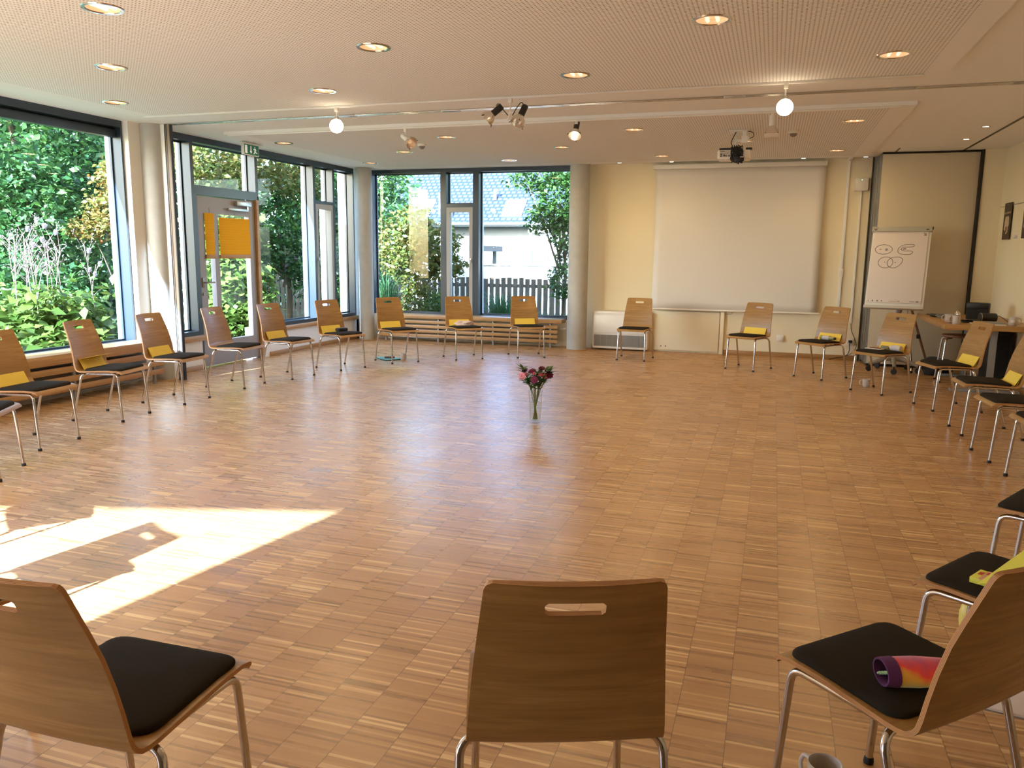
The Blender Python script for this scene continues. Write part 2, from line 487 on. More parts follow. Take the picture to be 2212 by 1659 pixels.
for i, (x0, x1, y0, y1) in enumerate((S1, S2)):
    pm = perf_mat('perforated_ceiling', x0 + 0.16, x1 - 0.16, y0 + 0.16, y1 - (0.03 if i == 0 else 0.2)) if i == 0 else \
         perf_mat('perforated_ceiling_far', x0 + 0.2, x1 - 0.2, y0 + 0.05, y1 - 0.2)
    o = mk('acoustic_panel', MB().box(x0, x1, y0, y1, ZS, ZC - 0.001, 0.0), pm, ceiling)
    cut = MB()
    for lx, ly, _ in DL:
        if y0 < ly * K < y1: cut.lathe([(0.0, -0.05), (0.0905, -0.05), (0.0905, 0.0335), (0.0, 0.0335)], 40, (lx * K, ly * K, ZS))
    c_ = mk('cutter', cut, pm)
    bo = o.modifiers.new('holes', 'BOOLEAN'); bo.object = c_; bo.solver = 'EXACT'
    dg = bpy.context.evaluated_depsgraph_get()
    me = bpy.data.meshes.new_from_object(o.evaluated_get(dg)); o.modifiers.clear(); o.data = me
    me.polygons.foreach_set('use_smooth', [False] * len(me.polygons)); me.update()
    bpy.data.objects.remove(c_)
# left wall: below and around the windows
W1A, W1B = 2.9, 6.96
b = MB()
b.box(-6.90, XL, -2.4, W1A, 0, ZC)
b.box(-6.90, XL, W1A, W1B, 0, 0.43)
b.box(-6.88, -6.56, 6.97, 7.40, 0, ZC)
b.box(-6.93, XL, 7.40, 8.03, 0, 0.425)
b.box(-6.93, XL, 9.27, 11.95, 0, 0.395)
b.box(-6.93, XL, 11.86, 12.30, 0, ZC)
struct('wall_left', b, M['plaster'])
# back wall
b = MB()
b.box(-2.98, 1.20, YB, YB + 0.3, 0, ZC)
b.box(-6.93, -2.98, YB + 0.03, YB + 0.3, 0, 0.42)
struct('wall_back', b, M['wall'])
b = MB()
b.box(XR, XR + 0.3, -2.4, 12.5, 0, ZC)
b.box(2.42, XR, 11.52, 12.5, 0, ZC)
b.box(1.20, 2.42, 12.30, 12.5, 0, ZC)
struct('wall_right', b, M['wall'])
# wall behind the camera with the window that lets the sun patch in
b = MB()
WX, WY = -3.07, -1.36            # right jamb of the sunny window
ax = Vector((0.953, 0.302, 0))
def front(s0, s1, z0, z1):
    p = Vector((WX, WY, 0)); n = Vector((0.302, -0.953, 0)) * 0.12
    q = [p + ax * s0, p + ax * s1, p + ax * s1 + n, p + ax * s0 + n]
    vs = [(v.x, v.y, z) for z in (z0, z1) for v in q]
    b.add(vs, [(0, 1, 2, 3), (4, 7, 6, 5), (0, 4, 5, 1), (1, 5, 6, 2), (2, 6, 7, 3), (3, 7, 4, 0)])
front(-3.75, 0, 0, 0.42); front(-3.75, 0, 2.51, ZC); front(0, 0.9, 0, ZC)
b.box(-2.3, 3.0, -1.35, -1.2, 0, ZC)
struct('wall_front', b, mat('dim_brown_wall', srgb(128, 112, 96), 0.9))
# baseboards
BB = M['benchx']
struct('baseboard_back', MB().box(-0.64, 1.18, YB - 0.016, YB, 0, 0.065, 0.003).box(-2.64, -2.6, YB - 0.016, YB, 0, 0.065), M['benchx'])
struct('baseboard_left', MB().box(XL, XL + 0.016, 7.45, 8.0, 0, 0.06, 0.003).box(XL, XL + 0.016, 9.4, 11.85, 0, 0.06, 0.003), M['bench'])
struct('baseboard_right', MB().box(XR - 0.016, XR, -1.1, 11.5, 0, 0.065, 0.003), M['bench'])

# ---- columns
def column(cx, cy, r, br, label):
    t = thing('column', label, 'column', (cx, cy, 0), kind='structure')
    mk('shaft', MB().lathe([(r, 0.0), (r, ZC)], 40, (cx, cy, 0)), M['concrete'], t)
    mk('base_ring', MB().lathe([(r, 0.0), (br, 0.0), (br, 0.010), (br - 0.004, 0.014), (r, 0.014)], 40, (cx, cy, 0)), M['benchx'], t)
column(-6.50, 7.24, 0.125, 0.165, 'round concrete column beside the large garden window')
column(-6.405, 11.79, 0.128, 0.17, 'round concrete column in the corner between the two glazed walls')
column(-2.81, 11.80, 0.150, 0.19, 'thick round concrete column between back windows and cream wall')

# ================================================================== WINDOWS
FR, CL, GL = M['frame'], M['clad'], M['glass']
def framebox(b, ax_, p0, p1, a0, a1, z0, z1, w):
    """ring of four bars; ax_='x': plane of constant x (p0..p1 depth), a along y. 'y': plane of constant y."""
    w = w if isinstance(w, tuple) else (w, w, w, w)        # left, right, bottom, top
    for (u0, u1, v0, v1) in ((a0, a0 + w[0], z0, z1), (a1 - w[1], a1, z0, z1), (a0 + w[0], a1 - w[1], z0, z0 + w[2]), (a0 + w[0], a1 - w[1], z1 - w[3], z1)):
        if u1 - u0 < 1e-4 or v1 - v0 < 1e-4: continue
        if ax_ == 'x': b.box(p0, p1, u0, u1, v0, v1)
        else: b.box(u0, u1, p0, p1, v0, v1)
    return b
def pane(ax_, p, a0, a1, z0, z1, parent, name='pane'):
    b = MB()
    if ax_ == 'x': b.box(p - 0.004, p + 0.004, a0, a1, z0, z1)
    else: b.box(a0, a1, p - 0.004, p + 0.004, z0, z1)
    return mk(name, b, GL, parent)
def win(name, ax_, a0, a1, z0, z1, wi, sign):
    """fixed light: deep dark frame inside, light cladding outside, one pane"""
    P = XL if ax_ == 'x' else YB + 0.03
    d = lambda t: P + sign * t
    t = thing(name, None, None, (P, (a0 + a1) / 2, z0) if ax_ == 'x' else ((a0 + a1) / 2, P, z0), kind='structure')
    mk('frame', framebox(MB(), ax_, d(0), d(0.14), a0, a1, z0, z1, wi), FR, t)
    w2 = tuple(x * 0.9 for x in wi)
    mk('outer_frame', framebox(MB(), ax_, d(0.14), d(0.21), a0, a1, z0, z1, w2), CL, t)
    mk('gasket', framebox(MB(), ax_, d(0.12), d(0.15), a0 + wi[0], a1 - wi[1], z0 + wi[2], z1 - wi[3], 0.018), FR, t)
    pane(ax_, d(0.135), a0 + wi[0] * 0.9, a1 - wi[1] * 0.9, z0 + wi[2] * 0.9, z1 - wi[3] * 0.9, t)
    return t
w1 = win('window_1', 'x', W1A, W1B, 0.43, ZC, (0.06, 0.022, 0.035, 0.07), -1)
mk('blind_rail', MB().box(XL - 0.13, XL - 0.05, W1A + 0.06, W1B - 0.03, 2.62, 2.70, 0.004), FR, w1)
win('window_2', 'x', 7.40, 8.035, 0.425, ZC, (0.02, 0.056, 0.05, 0.07), -1)
mk('sill_board', MB().box(XL - 0.02, XL + 0.05, 7.40, 8.05, 0.36, 0.425, 0.004), M['bench'], bpy.data.objects['window_2'])
win('window_3', 'x', 8.035, 9.28, 2.17, ZC, (0.001, 0.056, 0.05, 0.07), -1)
win('window_4', 'x', 9.28, 10.69, 0.395, ZC, (0.001, 0.056, 0.05, 0.07), -1)
win('window_5', 'x', 10.69, 11.25, 2.17, ZC, (0.001, 0.056, 0.04, 0.07), -1)
win('window_6', 'x', 11.25, 11.86, 0.395, ZC, (0.001, 0.03, 0.05, 0.07), -1)
w4 = bpy.data.objects['window_4']; w6 = bpy.data.objects['window_6']
mk('sill_board', MB().box(XL - 0.02, XL + 0.05, 9.45, 11.86, 0.335, 0.395, 0.004), M['bench'], w4)
# narrow opening casement under window 5
def casement(name, ax_, a0, a1, z0, z1, post, sign, handle_a):
    P = XL if ax_ == 'x' else YB + 0.03
    d = lambda t: P + sign * t
    t = thing(name, None, None, (P, (a0 + a1) / 2, z0) if ax_ == 'x' else ((a0 + a1) / 2, P, z0), kind='structure')
    mk('frame', framebox(MB(), ax_, d(0), d(0.15), a0, a1, z0, z1, post), FR, t)
    i0, i1, j0, j1 = a0 + post[0], a1 - post[1], z0 + post[2], z1 - post[3]
    sash = mk('sash', framebox(MB(), ax_, d(0.0), d(0.08), i0 + 0.004, i1 - 0.004, j0 + 0.004, j1 - 0.004, (0.06, 0.06, 0.08, 0.075)), M['sashframe'], t)
    mk('outer_frame', framebox(MB(), ax_, d(0.15), d(0.25), a0, a1, z0, z1, tuple(x * 0.9 for x in post)), CL, t)
    pane(ax_, d(0.05), i0 + 0.06, i1 - 0.06, j0 + 0.08, j1 - 0.075, t)
    hb = MB(); zc = 1.33
    if ax_ == 'x':
        hb.box(P, P + 0.012, handle_a - 0.013, handle_a + 0.013, zc - 0.035, zc + 0.035, 0.003)
        hb.tube(bend([(P + 0.01, handle_a, zc), (P + 0.05, handle_a, zc), (P + 0.05, handle_a, zc - 0.12)], 0.015), 0.008)
    else:
        hb.box(handle_a - 0.013, handle_a + 0.013, P - 0.012, P, zc - 0.035, zc + 0.035, 0.003)
        hb.tube(bend([(handle_a, P - 0.01, zc), (handle_a, P - 0.05, zc), (handle_a, P - 0.05, zc - 0.12)], 0.015), 0.008)
    mk('handle', hb, M['alu'], sash)
    return t
casement('window_7', 'x', 10.69, 11.25, 0.395, 2.17, (0.001, 0.056, 0.02, 0.001), -1, 10.73)
# back windows
win('window_8', 'y', -6.56, -5.115, 0.42, ZC, (0.12, 0.097, 0.03, 0.06), 1)
win('window_9', 'y', -5.115, -4.55, 2.18, ZC, (0.001, 0.098, 0.055, 0.06), 1)
casement('window_10', 'y', -5.115, -4.55, 0.42, 2.18, (0.001, 0.098, 0.02, 0.001), 1, -4.68)
win('window_11', 'y', -4.55, -2.98, 0.42, ZC, (0.001, 0.07, 0.03, 0.06), 1)
# door
DA, DB = 8.06, 9.26
door = thing('door_1', None, None, (XL, (DA + DB) / 2, 0), kind='structure')
G = M['greyframe']
mk('frame', framebox(MB(), 'x', XL - 0.15, XL + 0.0, DA - 0.025, DB, 0.0, 2.17, (0.03, 0.05, 0.0, 0.06)), FR, door)
LA, LB, LZ0, LZ1 = DA + 0.01, DB - 0.06, 0.02, 2.10
leaf = MB()
framebox(leaf, 'x', XL - 0.09, XL - 0.02, LA, LB, LZ0, LZ1, (0.13, 0.12, 0.30, 0.20))
MID0, MID1 = LA + 0.30, LA + 0.385
leaf.box(XL - 0.09, XL - 0.02, MID0, MID1, LZ0 + 0.30, LZ1 - 0.20)
lf = mk('leaf', leaf, G, door)
pane('x', XL - 0.055, LA + 0.12, MID0 + 0.01, LZ0 + 0.28, LZ1 - 0.18, door)
pane('x', XL - 0.055, MID1 - 0.01, LB - 0.11, LZ0 + 0.28, LZ1 - 0.18, door)
hb = MB().box(XL - 0.02, XL - 0.008, LA + 0.035, LA + 0.075, 1.0, 1.12, 0.003)
hb.tube(bend([(XL - 0.01, LA + 0.055, 1.06), (XL + 0.05, LA + 0.055, 1.06), (XL + 0.05, LA + 0.185, 1.06)], 0.02), 0.009)
hb.lathe([(0, 0), (0.02, 0), (0.02, 0.012), (0, 0.012)], 16, mx=Matrix.Translation((XL - 0.02, LA + 0.055, 0.92)) @ Matrix.Rotation(pi / 2, 4, 'Y'))
mk('handle', hb, M['steel'], lf)
cb = MB().box(XL - 0.02, XL + 0.035, LB - 0.42, LB - 0.12, 2.02, 2.08, 0.004)
cl = mk('door_closer', cb, M['alu'], lf)
mk('frame_strip', MB().box(XL - 0.02, XL + 0.02, LB + 0.005, LB + 0.055, 0, 2.12), M['bench'], door)
mk('closer_arm', MB().box(XL + 0.0, XL + 0.025, LB - 0.58, LB - 0.18, 1.955, 1.985, 0.003).box(XL - 0.0, XL + 0.02, LB - 0.2, LB - 0.17, 1.96, 2.02), M['alu'], lf)
def pleated(y0, y1, z0, z1, label):
    t = thing('pleated_blind', label, 'blind', (XL - 0.005, (y0 + y1) / 2, z0))
    n = 2 * 15; vs = []; fs = []
    for i in range(n + 1):
        z = z0 + (z1 - z0) * i / n; x = XL - 0.010 + (0.0010 if i % 2 else -0.0010)
        vs += [(x, y0, z), (x, y1, z)]
    for i in range(n): fs.append((2 * i, 2 * i + 1, 2 * i + 3, 2 * i + 2))
    mk('pleats', MB().add(vs, fs), M['blind'], t, smooth_deg=10)
    mk('bottom_rail', MB().box(XL - 0.018, XL, y0 - 0.004, y1 + 0.004, z0 - 0.05, z0, 0.004), mat('ochre_blind_rail', srgb(176, 128, 56), 0.5), t)
    mk('cord', MB().tube([(XL - 0.004, (y0 + y1) / 2, z1 + 0.06), (XL - 0.004, (y0 + y1) / 2, z1)], 0.002, 6), M['black'], t)
pleated(LA + 0.125, MID0 - 0.004, 1.40, 1.905, 'narrow yellow pleated blind on the left pane of the garden door')
pleated(MID1 + 0.004, LB - 0.122, 1.40, 1.86, 'wide yellow pleated blind on the right pane of the garden door')
# wall profile of the folding partition beside the first column
t = thing('partition_wall_post', 'tall white and black wall profile beside the column at the garden windows', 'wall profile', (-6.32, 7.26, 0))
mk('white_face', MB().box(-6.385, -6.325, 7.235, 7.285, 0, ZC - 0.004), M['white'], t)
mk('rubber_seal', MB().box(-6.325, -6.315, 7.24, 7.28, 0, ZC - 0.004).box(-6.305, -6.297, 7.24, 7.28, 0, ZC - 0.004).box(-6.262, -6.250, 7.24, 7.28, 0, ZC - 0.004), M['black'], t)
mk('brown_face', MB().box(-6.315, -6.305, 7.242, 7.278, 0, ZC - 0.004).box(-6.297, -6.262, 7.242, 7.278, 0, ZC - 0.004), mat('brown_anodised_profile', srgb(150, 130, 112), 0.5), t)

# ================================================================== CHAIRS
def shell_profile():
    """(y, z, half width, lateral hollow) from front lip to back top"""
    return [(0.236, 0.408, 0.192, 0), (0.232, 0.416, 0.198, 0), (0.222, 0.425, 0.201, 0), (0.19, 0.433, 0.203, 0), (0.12, 0.435, 0.206, 0.002), (0.03, 0.432, 0.209, 0.004),
            (-0.05, 0.428, 0.211, 0.005), (-0.105, 0.425, 0.212, 0.005), (-0.135, 0.425, 0.212, 0.005), (-0.155, 0.429, 0.212, 0.006), (-0.168, 0.438, 0.211, 0.007), (-0.177, 0.452, 0.210, 0.009),
            (-0.1825, 0.475, 0.2085, 0.011), (-0.190, 0.525, 0.205, 0.013), (-0.202, 0.59, 0.200, 0.015), (-0.219, 0.66, 0.1935, 0.016), (-0.2395, 0.72, 0.1875, 0.016),
            (-0.2575, 0.768, 0.1825, 0.016), (-0.2595, 0.774, 0.182, 0.016), (-0.266, 0.791, 0.180, 0.016), (-0.268, 0.797, 0.1795, 0.016), (-0.278, 0.824, 0.1765, 0.016), (-0.2825, 0.834, 0.173, 0.016), (-0.285, 0.838, 0.169, 0.016), (-0.287, 0.841, 0.160, 0.016)]
def chair_shell():
    pr = shell_profile(); fx = [-1, -0.75, -0.52, None, None, 0, None, None, 0.52, 0.75, 1]
    bm = bmesh.new(); rows = []
    for (y, z, w, hol) in pr:
        xs = [-w, -w * 0.8, -w * 0.58, -0.059, -0.052, 0, 0.052, 0.059, w * 0.58, w * 0.8, w]
        row = []
        for x in xs:
            q = 1 - (x / w) ** 2
            if z > 0.44: p = (x, y - hol * q, z)
            else: p = (x, y, z - hol * q)
            row.append(bm.verts.new(p))
        rows.append(row)
    R0, R3 = 17, 20            # slot rows
    for i in range(len(rows) - 1):
        for k in range(10):
            a, b2, c, d = rows[i][k], rows[i][k + 1], rows[i + 1][k + 1], rows[i + 1][k]
            if R0 <= i < R3 and 3 <= k <= 6:
                if i == R0 and k == 3: bm.faces.new((a, b2, d))
                elif i == R0 and k == 6: bm.faces.new((a, b2, c))
                elif i == R3 - 1 and k == 3: bm.faces.new((a, c, d))
                elif i == R3 - 1 and k == 6: bm.faces.new((b2, c, d))
                continue
            bm.faces.new((a, b2, c, d))
    loose = [v for v in bm.verts if not v.link_faces]
    bmesh.ops.delete(bm, geom=loose, context='VERTS')
    bm.normal_update(); bm.verts.ensure_lookup_table(); bm.verts.index_update()
    th = 0.0115; mb = MB(); nv = len(bm.verts)
    up = [v.co + v.normal * th / 2 for v in bm.verts]; dn = [v.co - v.normal * th / 2 for v in bm.verts]
    mb.add(up, [tuple(v.index for v in f.verts) for f in bm.faces], 0)
    mb.add(dn, [tuple(v.index for v in f.verts)[::-1] for f in bm.faces], 0)
    be = [(e.verts[0].index, e.verts[1].index) for e in bm.edges if len(e.link_faces) == 1]
    cuts = [0, 0.2, 0.27, 0.46, 0.54, 0.73, 0.80, 1.0]
    for i in range(7):
        t0, t1 = cuts[i], cuts[i + 1]
        for a, c in be:
            mb.add([up[a].lerp(dn[a], t0), up[c].lerp(dn[c], t0), up[c].lerp(dn[c], t1), up[a].lerp(dn[a], t1)], [(0, 1, 2, 3)], 1 if i % 2 == 0 else 2)
    bm.free(); return mb
def pad_mesh():
    def zt(y):
        pr = [(p[0], p[1]) for p in shell_profile()[:9]]
        for (ya, za), (yb, zb) in zip(pr[:-1], pr[1:]):
            if yb <= y <= ya: return za + (zb - za) * (ya - y) / (ya - yb)
        return pr[-1][1]
    y0, y1, r = -0.122, 0.212, 0.045
    hw = lambda y: 0.190 + 0.004 * (0.2 - y) / 0.35
    ol = []
    for cx, cy, a0 in ((1, 1, 0), (-1, 1, 90), (-1, -1, 180), (1, -1, 270)):
        rr = r if cy > 0 else 0.05
        for k in range(7):
            w = radians(a0 + 15 * k); yy = (y1 - rr if cy > 0 else y0 + rr) + rr * sin(w)
            ol.append(((hw(yy) - rr) * cx + rr * cos(w), yy))
    rings = [(1.0, 0.003), (1.003, 0.007), (0.998, 0.012), (0.980, 0.016), (0.945, 0.019), (0.83, 0.0215), (0.55, 0.023), (0.25, 0.0235)]
    cyc = (y0 + y1) / 2; vs = []; n = len(ol)
    for s_, h in rings:
        for x, y in ol:
            X, Y = x * s_, cyc + (y - cyc) * s_; vs.append((X, Y, zt(Y) + h + 0.003))
    vs.append((0, cyc, zt(cyc) + 0.0265))
    fs = [(i * n + k, i * n + (k + 1) % n, (i + 1) * n + (k + 1) % n, (i + 1) * n + k) for i in range(len(rings) - 1) for k in range(n)]
    fs += [((len(rings) - 1) * n + k, (len(rings) - 1) * n + (k + 1) % n, len(vs) - 1) for k in range(n)]
    return MB().add(vs, fs)
CHAIR = thing('stacking_chair', 'tmp', 'chair', (0, 0, 0), 0, 'oak chairs set out in the circle')
mk('seat_shell', chair_shell(), [M['oak'], M['ply'], M['plyd']], CHAIR, smooth_deg=50)
mk('seat_pad', pad_mesh(), M['pad'], CHAIR, smooth_deg=60)
RT = 0.0105
def cap_at(x, y, z=0): return MB().lathe([(0.0, 0), (0.0135, 0), (0.0145, 0.004), (0.0135, 0.016), (0.011, 0.02)], 14, (x, y, z))
for sx in (1, -1):
    pts = bend([(sx * 0.1925, 0.2185, 0.016), (sx * 0.183, 0.190, 0.408), (sx * 0.180, 0.06, 0.408)], 0.04)
    lg = mk('leg', MB().tube(pts, RT, 12), M['chrome'], CHAIR)
    mk('foot_cap', cap_at(sx * 0.1925, 0.2185), M['rubber'], lg)
    mk('side_rail', MB().tube([(sx * 0.180, 0.06, 0.408), (sx * 0.178, -0.098, 0.407)], RT, 12), M['chrome'], CHAIR)
    pts = bend([(sx * 0.2275, -0.2185, 0.016), (sx * 0.2265, -0.108, 0.404), (sx * 0.10, -0.100, 0.407)], 0.05, 7)
    lg = mk('leg', MB().tube(pts, RT, 12), M['chrome'], CHAIR)
    mk('foot_cap', cap_at(sx * 0.2275, -0.2185), M['rubber'], lg)
mk('cross_tube', MB().tube([(-0.10, -0.100, 0.407), (0.10, -0.100, 0.407)], RT, 12), M['chrome'], CHAIR)
mk('cross_tube', MB().tube([(-0.182, 0.14, 0.408), (0.182, 0.14, 0.408)], 0.009, 10), M['chrome'], CHAIR)
CH = {
 'Y': (-4.84, 3.637, 299.8, 'oak chair cut by the left picture edge, nearest of the window row'),
 'Z': (-5.231, 4.425, 276.0, 'oak chair at the left picture edge before the large garden window, with a yellow card'),
 'A': (-5.439, 5.394, 279.8, 'oak chair before the large garden window, opened yellow card on its seat'),
 'B': (-5.472, 6.23, 273.8, 'oak chair in front of the round column and white wall profile on the left'),
 'D': (-5.5, 7.177, 273.1, 'empty oak chair in front of the narrow pane left of the garden door'),
 'E': (-5.347, 7.928, 262.8, 'oak chair in front of the right edge of the garden door'),
 'F': (-5.136, 8.784, 249.5, 'oak chair with a black pouch lying on its seat beside a yellow card'),
 'C1': (-4.749, 9.593, 233.1, 'oak chair before the back windows with a teal folder on the floor under it'),
 'C2': (-4.046, 10.241, 221.4, 'oak chair with a beige cloth on its seat before the narrow back casement'),
 'C3': (-3.281, 10.77, 211.5, 'oak chair before the right back window pane, next to the thick column'),
 'M': (-1.795, 11.037, 177.1, 'empty oak chair before the white wall air unit, left of the screen'),
 'R0': (-0.251, 10.649, 155.6, 'oak chair under the projection screen with a single yellow card on it'),
 'R1': (0.601, 10.222, 142.1, 'oak chair with a small bottle on a yellow card, right of the screen'),
 'R2': (1.178, 9.372, 137.4, 'oak chair in front of the flipchart with a mug on the floor under it'),
 'R3': (1.683, 8.549, 106.8, 'oak chair in front of the table corner, backrest hiding the table edge'),
 'R4': (1.766, 7.422, 93.4, 'oak chair with a yellow card, half cut by the right picture edge near the table'),
 'R5': (1.757, 6.524, 95.2, 'oak chair at the right edge showing only its seat front and two front legs'),
 'R6': (1.81, 5.79, 95.0, 'oak chair at the right edge showing one front leg and a seat corner'),
 'R7': (1.21, 3.68, 60.0, 'oak chair at the right edge behind the chair with the lime folder'),
 'R8': (0.791, 2.728, 55.1, 'oak chair with a lime folder and a small yellow box on its seat'),
 'NR': (0.372, 2.027, 45.8, 'oak chair in the right foreground with a colourful pencil case on its seat'),
 'N': (-0.423, 1.662, 20.9, 'oak chair in the middle foreground seen from behind'),
 'NL': (-1.396, 1.335, 0.9, 'oak chair in the left foreground seen from behind, dark seat pad in view'),
 'X4': (-2.30, 1.47, 352.0, 'oak chair just outside the left foreground, left of the one seen from behind'),
 'X3': (-3.12, 1.72, 335.0, 'oak chair outside the picture whose shadow falls in the sun patch'),
 'X2': (-3.92, 2.30, 322.0, 'oak chair outside the picture on the left, in the gap of the circle'),
}
first = True
for k, (x, y, a, lab) in CH.items():
    o = CHAIR if first else dup(CHAIR)
    first = False
    o.location = (x, y, 0); o.rotation_euler = (0, 0, radians(a)); o['label'] = lab
def on_chair(k, lx, ly, z):
    x, y, a, _ = CH[k]; a = radians(a)
    return (x + lx * cos(a) - ly * sin(a), y + lx * sin(a) + ly * cos(a), z), a

# ---- yellow folded cards
CARDB = 0.0
def card(k, label, lx=0.0, ly=-0.137, w=0.297, h=0.105, tilt=28, openang=9, rz=0, roll=0, m='yellow', fold='top'):
    loc, a = on_chair(k, lx, ly, 0.4325)
    t = thing('folded_card', label, 'card', loc, a + radians(rz), 'yellow folded cards on the chairs')
    def leaf_(nm, ang):
        b_ = MB().box(-w / 2, w / 2, -0.0006, 0.0006, 0, h)
        b_.xf(Matrix.Rotation(radians(roll), 4, 'Y') @ Matrix.Rotation(radians(ang), 4, 'X'))
        return mk(nm, b_, M[m], t, world=False)
    if fold == 'top':
        leaf_('back_leaf', tilt)
        b_ = MB().box(-w / 2, w / 2, -0.0006, 0.0006, -h, 0)
        top = Matrix.Rotation(radians(tilt), 4, 'X') @ Vector((0, 0, h))
        b_.xf(Matrix.Rotation(radians(roll), 4, 'Y') @ Matrix.Translation(top) @ Matrix.Rotation(radians(tilt - openang), 4, 'X'))
        mk('front_leaf', b_, M[m], t, world=False)
    else:       # the front leaf is folded forward from the top edge
        leaf_('back_leaf', tilt)
        top = Matrix.Rotation(radians(tilt), 4, 'X') @ Vector((0, 0, h))
        b_ = MB().box(-w / 2, w / 2, 0, h, -0.0006, 0.0006)
        b_.xf(Matrix.Translation(top) @ Matrix.Rotation(radians(openang), 4, 'X'))
        mk('front_leaf', b_, M[m], t, world=False)
    return t
card('Z', 'yellow card on the chair at the left picture edge', 0.005)
card('B', 'yellow card on the chair in front of the left column')
card('E', 'yellow card on the chair in front of the garden door edge', 0.0)
card('F', 'yellow card behind a black pouch on a chair seat', 0.02)
card('C1', 'yellow card on the chair above the teal folder', 0.02)
card('C2', 'yellow card mostly hidden behind the beige cloth', 0.01)
card('C3', 'yellow card on the chair beside the thick column', 0.0)
card('R0', 'yellow card on the chair below the screen', 0.0)
card('R1', 'yellow card behind a lying bottle on the chair right of the screen', 0.0)
card('R2', 'yellow card behind a bottle and pouch on the chair at the flipchart', 0.0)
card('R3', 'yellow card on the chair in front of the table corner', -0.01)
card('R4', 'yellow card at the right picture edge, on the chair near the table', -0.01)
card('A', 'yellow card opened like a shelf on the chair at the large garden window', 0.0, openang=10, fold='fwd')
card('NL', 'yellow card of which a corner shows behind the left foreground backrest')
card('NR', 'yellow card of which an edge shows under the colourful pencil case chair back')

# ================================================================== HEATER BENCHES
def heater_bench(name, label, ax_, a0, a1, s0, s1, front, back, ztop, zt2, slats):
    """ax_: long axis. top board a0..a1, slats s0..s1"""
    mid = (a0 + a1) / 2
    t = thing(name, label, 'bench', ((front + back) / 2, mid, 0) if ax_ == 'y' else (mid, (front + back) / 2, 0))
    sg = 1 if front > back else -1
    def bx(b, a, c, p, q, z0, z1, bev=0.003):
        return b.box(p, q, a, c, z0, z1, bev) if ax_ == 'y' else b.box(a, c, p, q, z0, z1, bev)
    wm = M['bench'] if ax_ == 'y' else M['benchx']
    mk('bench_top', bx(MB(), a0, a1, back, front + sg * 0.03, zt2, ztop), wm, t)
    for z0, z1 in slats:
        mk('slat', bx(MB(), s0, s1, front - sg * 0.022, front, z0, z1), wm, t)
    n = max(3, int((s1 - s0) / 0.75)); 
    for i in range(n):
        a = s0 + 0.12 + (s1 - s0 - 0.24) * i / (n - 1)
        b = MB(); bx(b, a - 0.015, a + 0.015, front - sg * 0.05, front - sg * 0.022, 0.0, zt2, 0.002)
        bx(b, a - 0.015, a + 0.015, front - sg * 0.20, front - sg * 0.02, zt2 - 0.02, zt2, 0.002)
        mk('bracket', b, M['steel'], t)
    r = bx(MB(), s0 + 0.08, s1 - 0.12, back + sg * 0.06, back + sg * 0.15, 0.12, zt2 - 0.05, 0.01)
    mk('radiator', r, mat('radiator_grey', srgb(120, 116, 110), 0.5), t)
    p = MB()
    for dz in (0.055, 0.085):
        q = back + sg * 0.12
        p.tube([(q, s0 + 0.05, dz), (q, s1 - 0.06, dz)] if ax_ == 'y' else [(s0 + 0.05, q, dz), (s1 - 0.06, q, dz)], 0.009, 8)
    mk('heating_pipe', p, M['alu'], t)
    return t
hb1 = heater_bench('heater_bench', 'slatted oak heater bench under the large garden window on the left', 'y', 2.7, 6.95, 2.6, 7.05, -6.345, -6.62, 0.475, 0.38,
             [(0.285, 0.345), (0.195, 0.25), (0.105, 0.16)])
hb2 = heater_bench('heater_bench', 'slatted oak heater bench under the back windows beside the thick column', 'x', -6.22, -3.06, -6.22, -3.13, 11.86, 12.10, 0.445, 0.385,
             [(0.30, 0.35), (0.225, 0.275), (0.15, 0.2), (0.075, 0.125)])
vb = MB().tube([(-3.13, 12.02, 0.29), (-3.03, 12.02, 0.29)], 0.017, 14)
mk('valve', vb, M['white_gloss'], hb2)

# ================================================================== BACK WALL
t = thing('wall_air_unit', 'low white air conditioning unit on the back wall beside the thick column', 'air conditioner', (-2.2, 12.02, 0))
ax0, ax1, ay0 = -2.60, -1.74, 11.93
mk('housing', MB().box(ax0, ax1, ay0, YB - 0.001, 0.02, 0.60, 0.025), M['white_gloss'], t)
mk('front_panel', MB().box(ax0 + 0.02, ax1 - 0.02, ay0 - 0.012, ay0 + 0.004, 0.26, 0.535, 0.008), M['white_gloss'], t)
mk('outlet_flap', MB().box(ax0 + 0.07, ax1 - 0.07, ay0 - 0.010, ay0 + 0.004, 0.55, 0.59, 0.004), M['white_gloss'], t)
gr = MB(); gr.box(ax0 + 0.04, ax1 - 0.04, ay0 - 0.006, ay0 + 0.003, 0.06, 0.235)
gl_ = mk('intake_grille', gr, mat('intake_grey', srgb(128, 122, 112), 0.7), t)
gb = MB()
for i in range(9): gb.box(ax0 + 0.04 + i * 0.0975 - 0.003, ax0 + 0.04 + i * 0.0975 + 0.003, ay0 - 0.010, ay0 - 0.005, 0.06, 0.235)
for i in range(12): gb.box(ax0 + 0.04, ax1 - 0.04, ay0 - 0.008, ay0 - 0.005, 0.07 + i * 0.0145, 0.072 + i * 0.0145)
mk('grille_bar', gb, M['steel'], gl_)

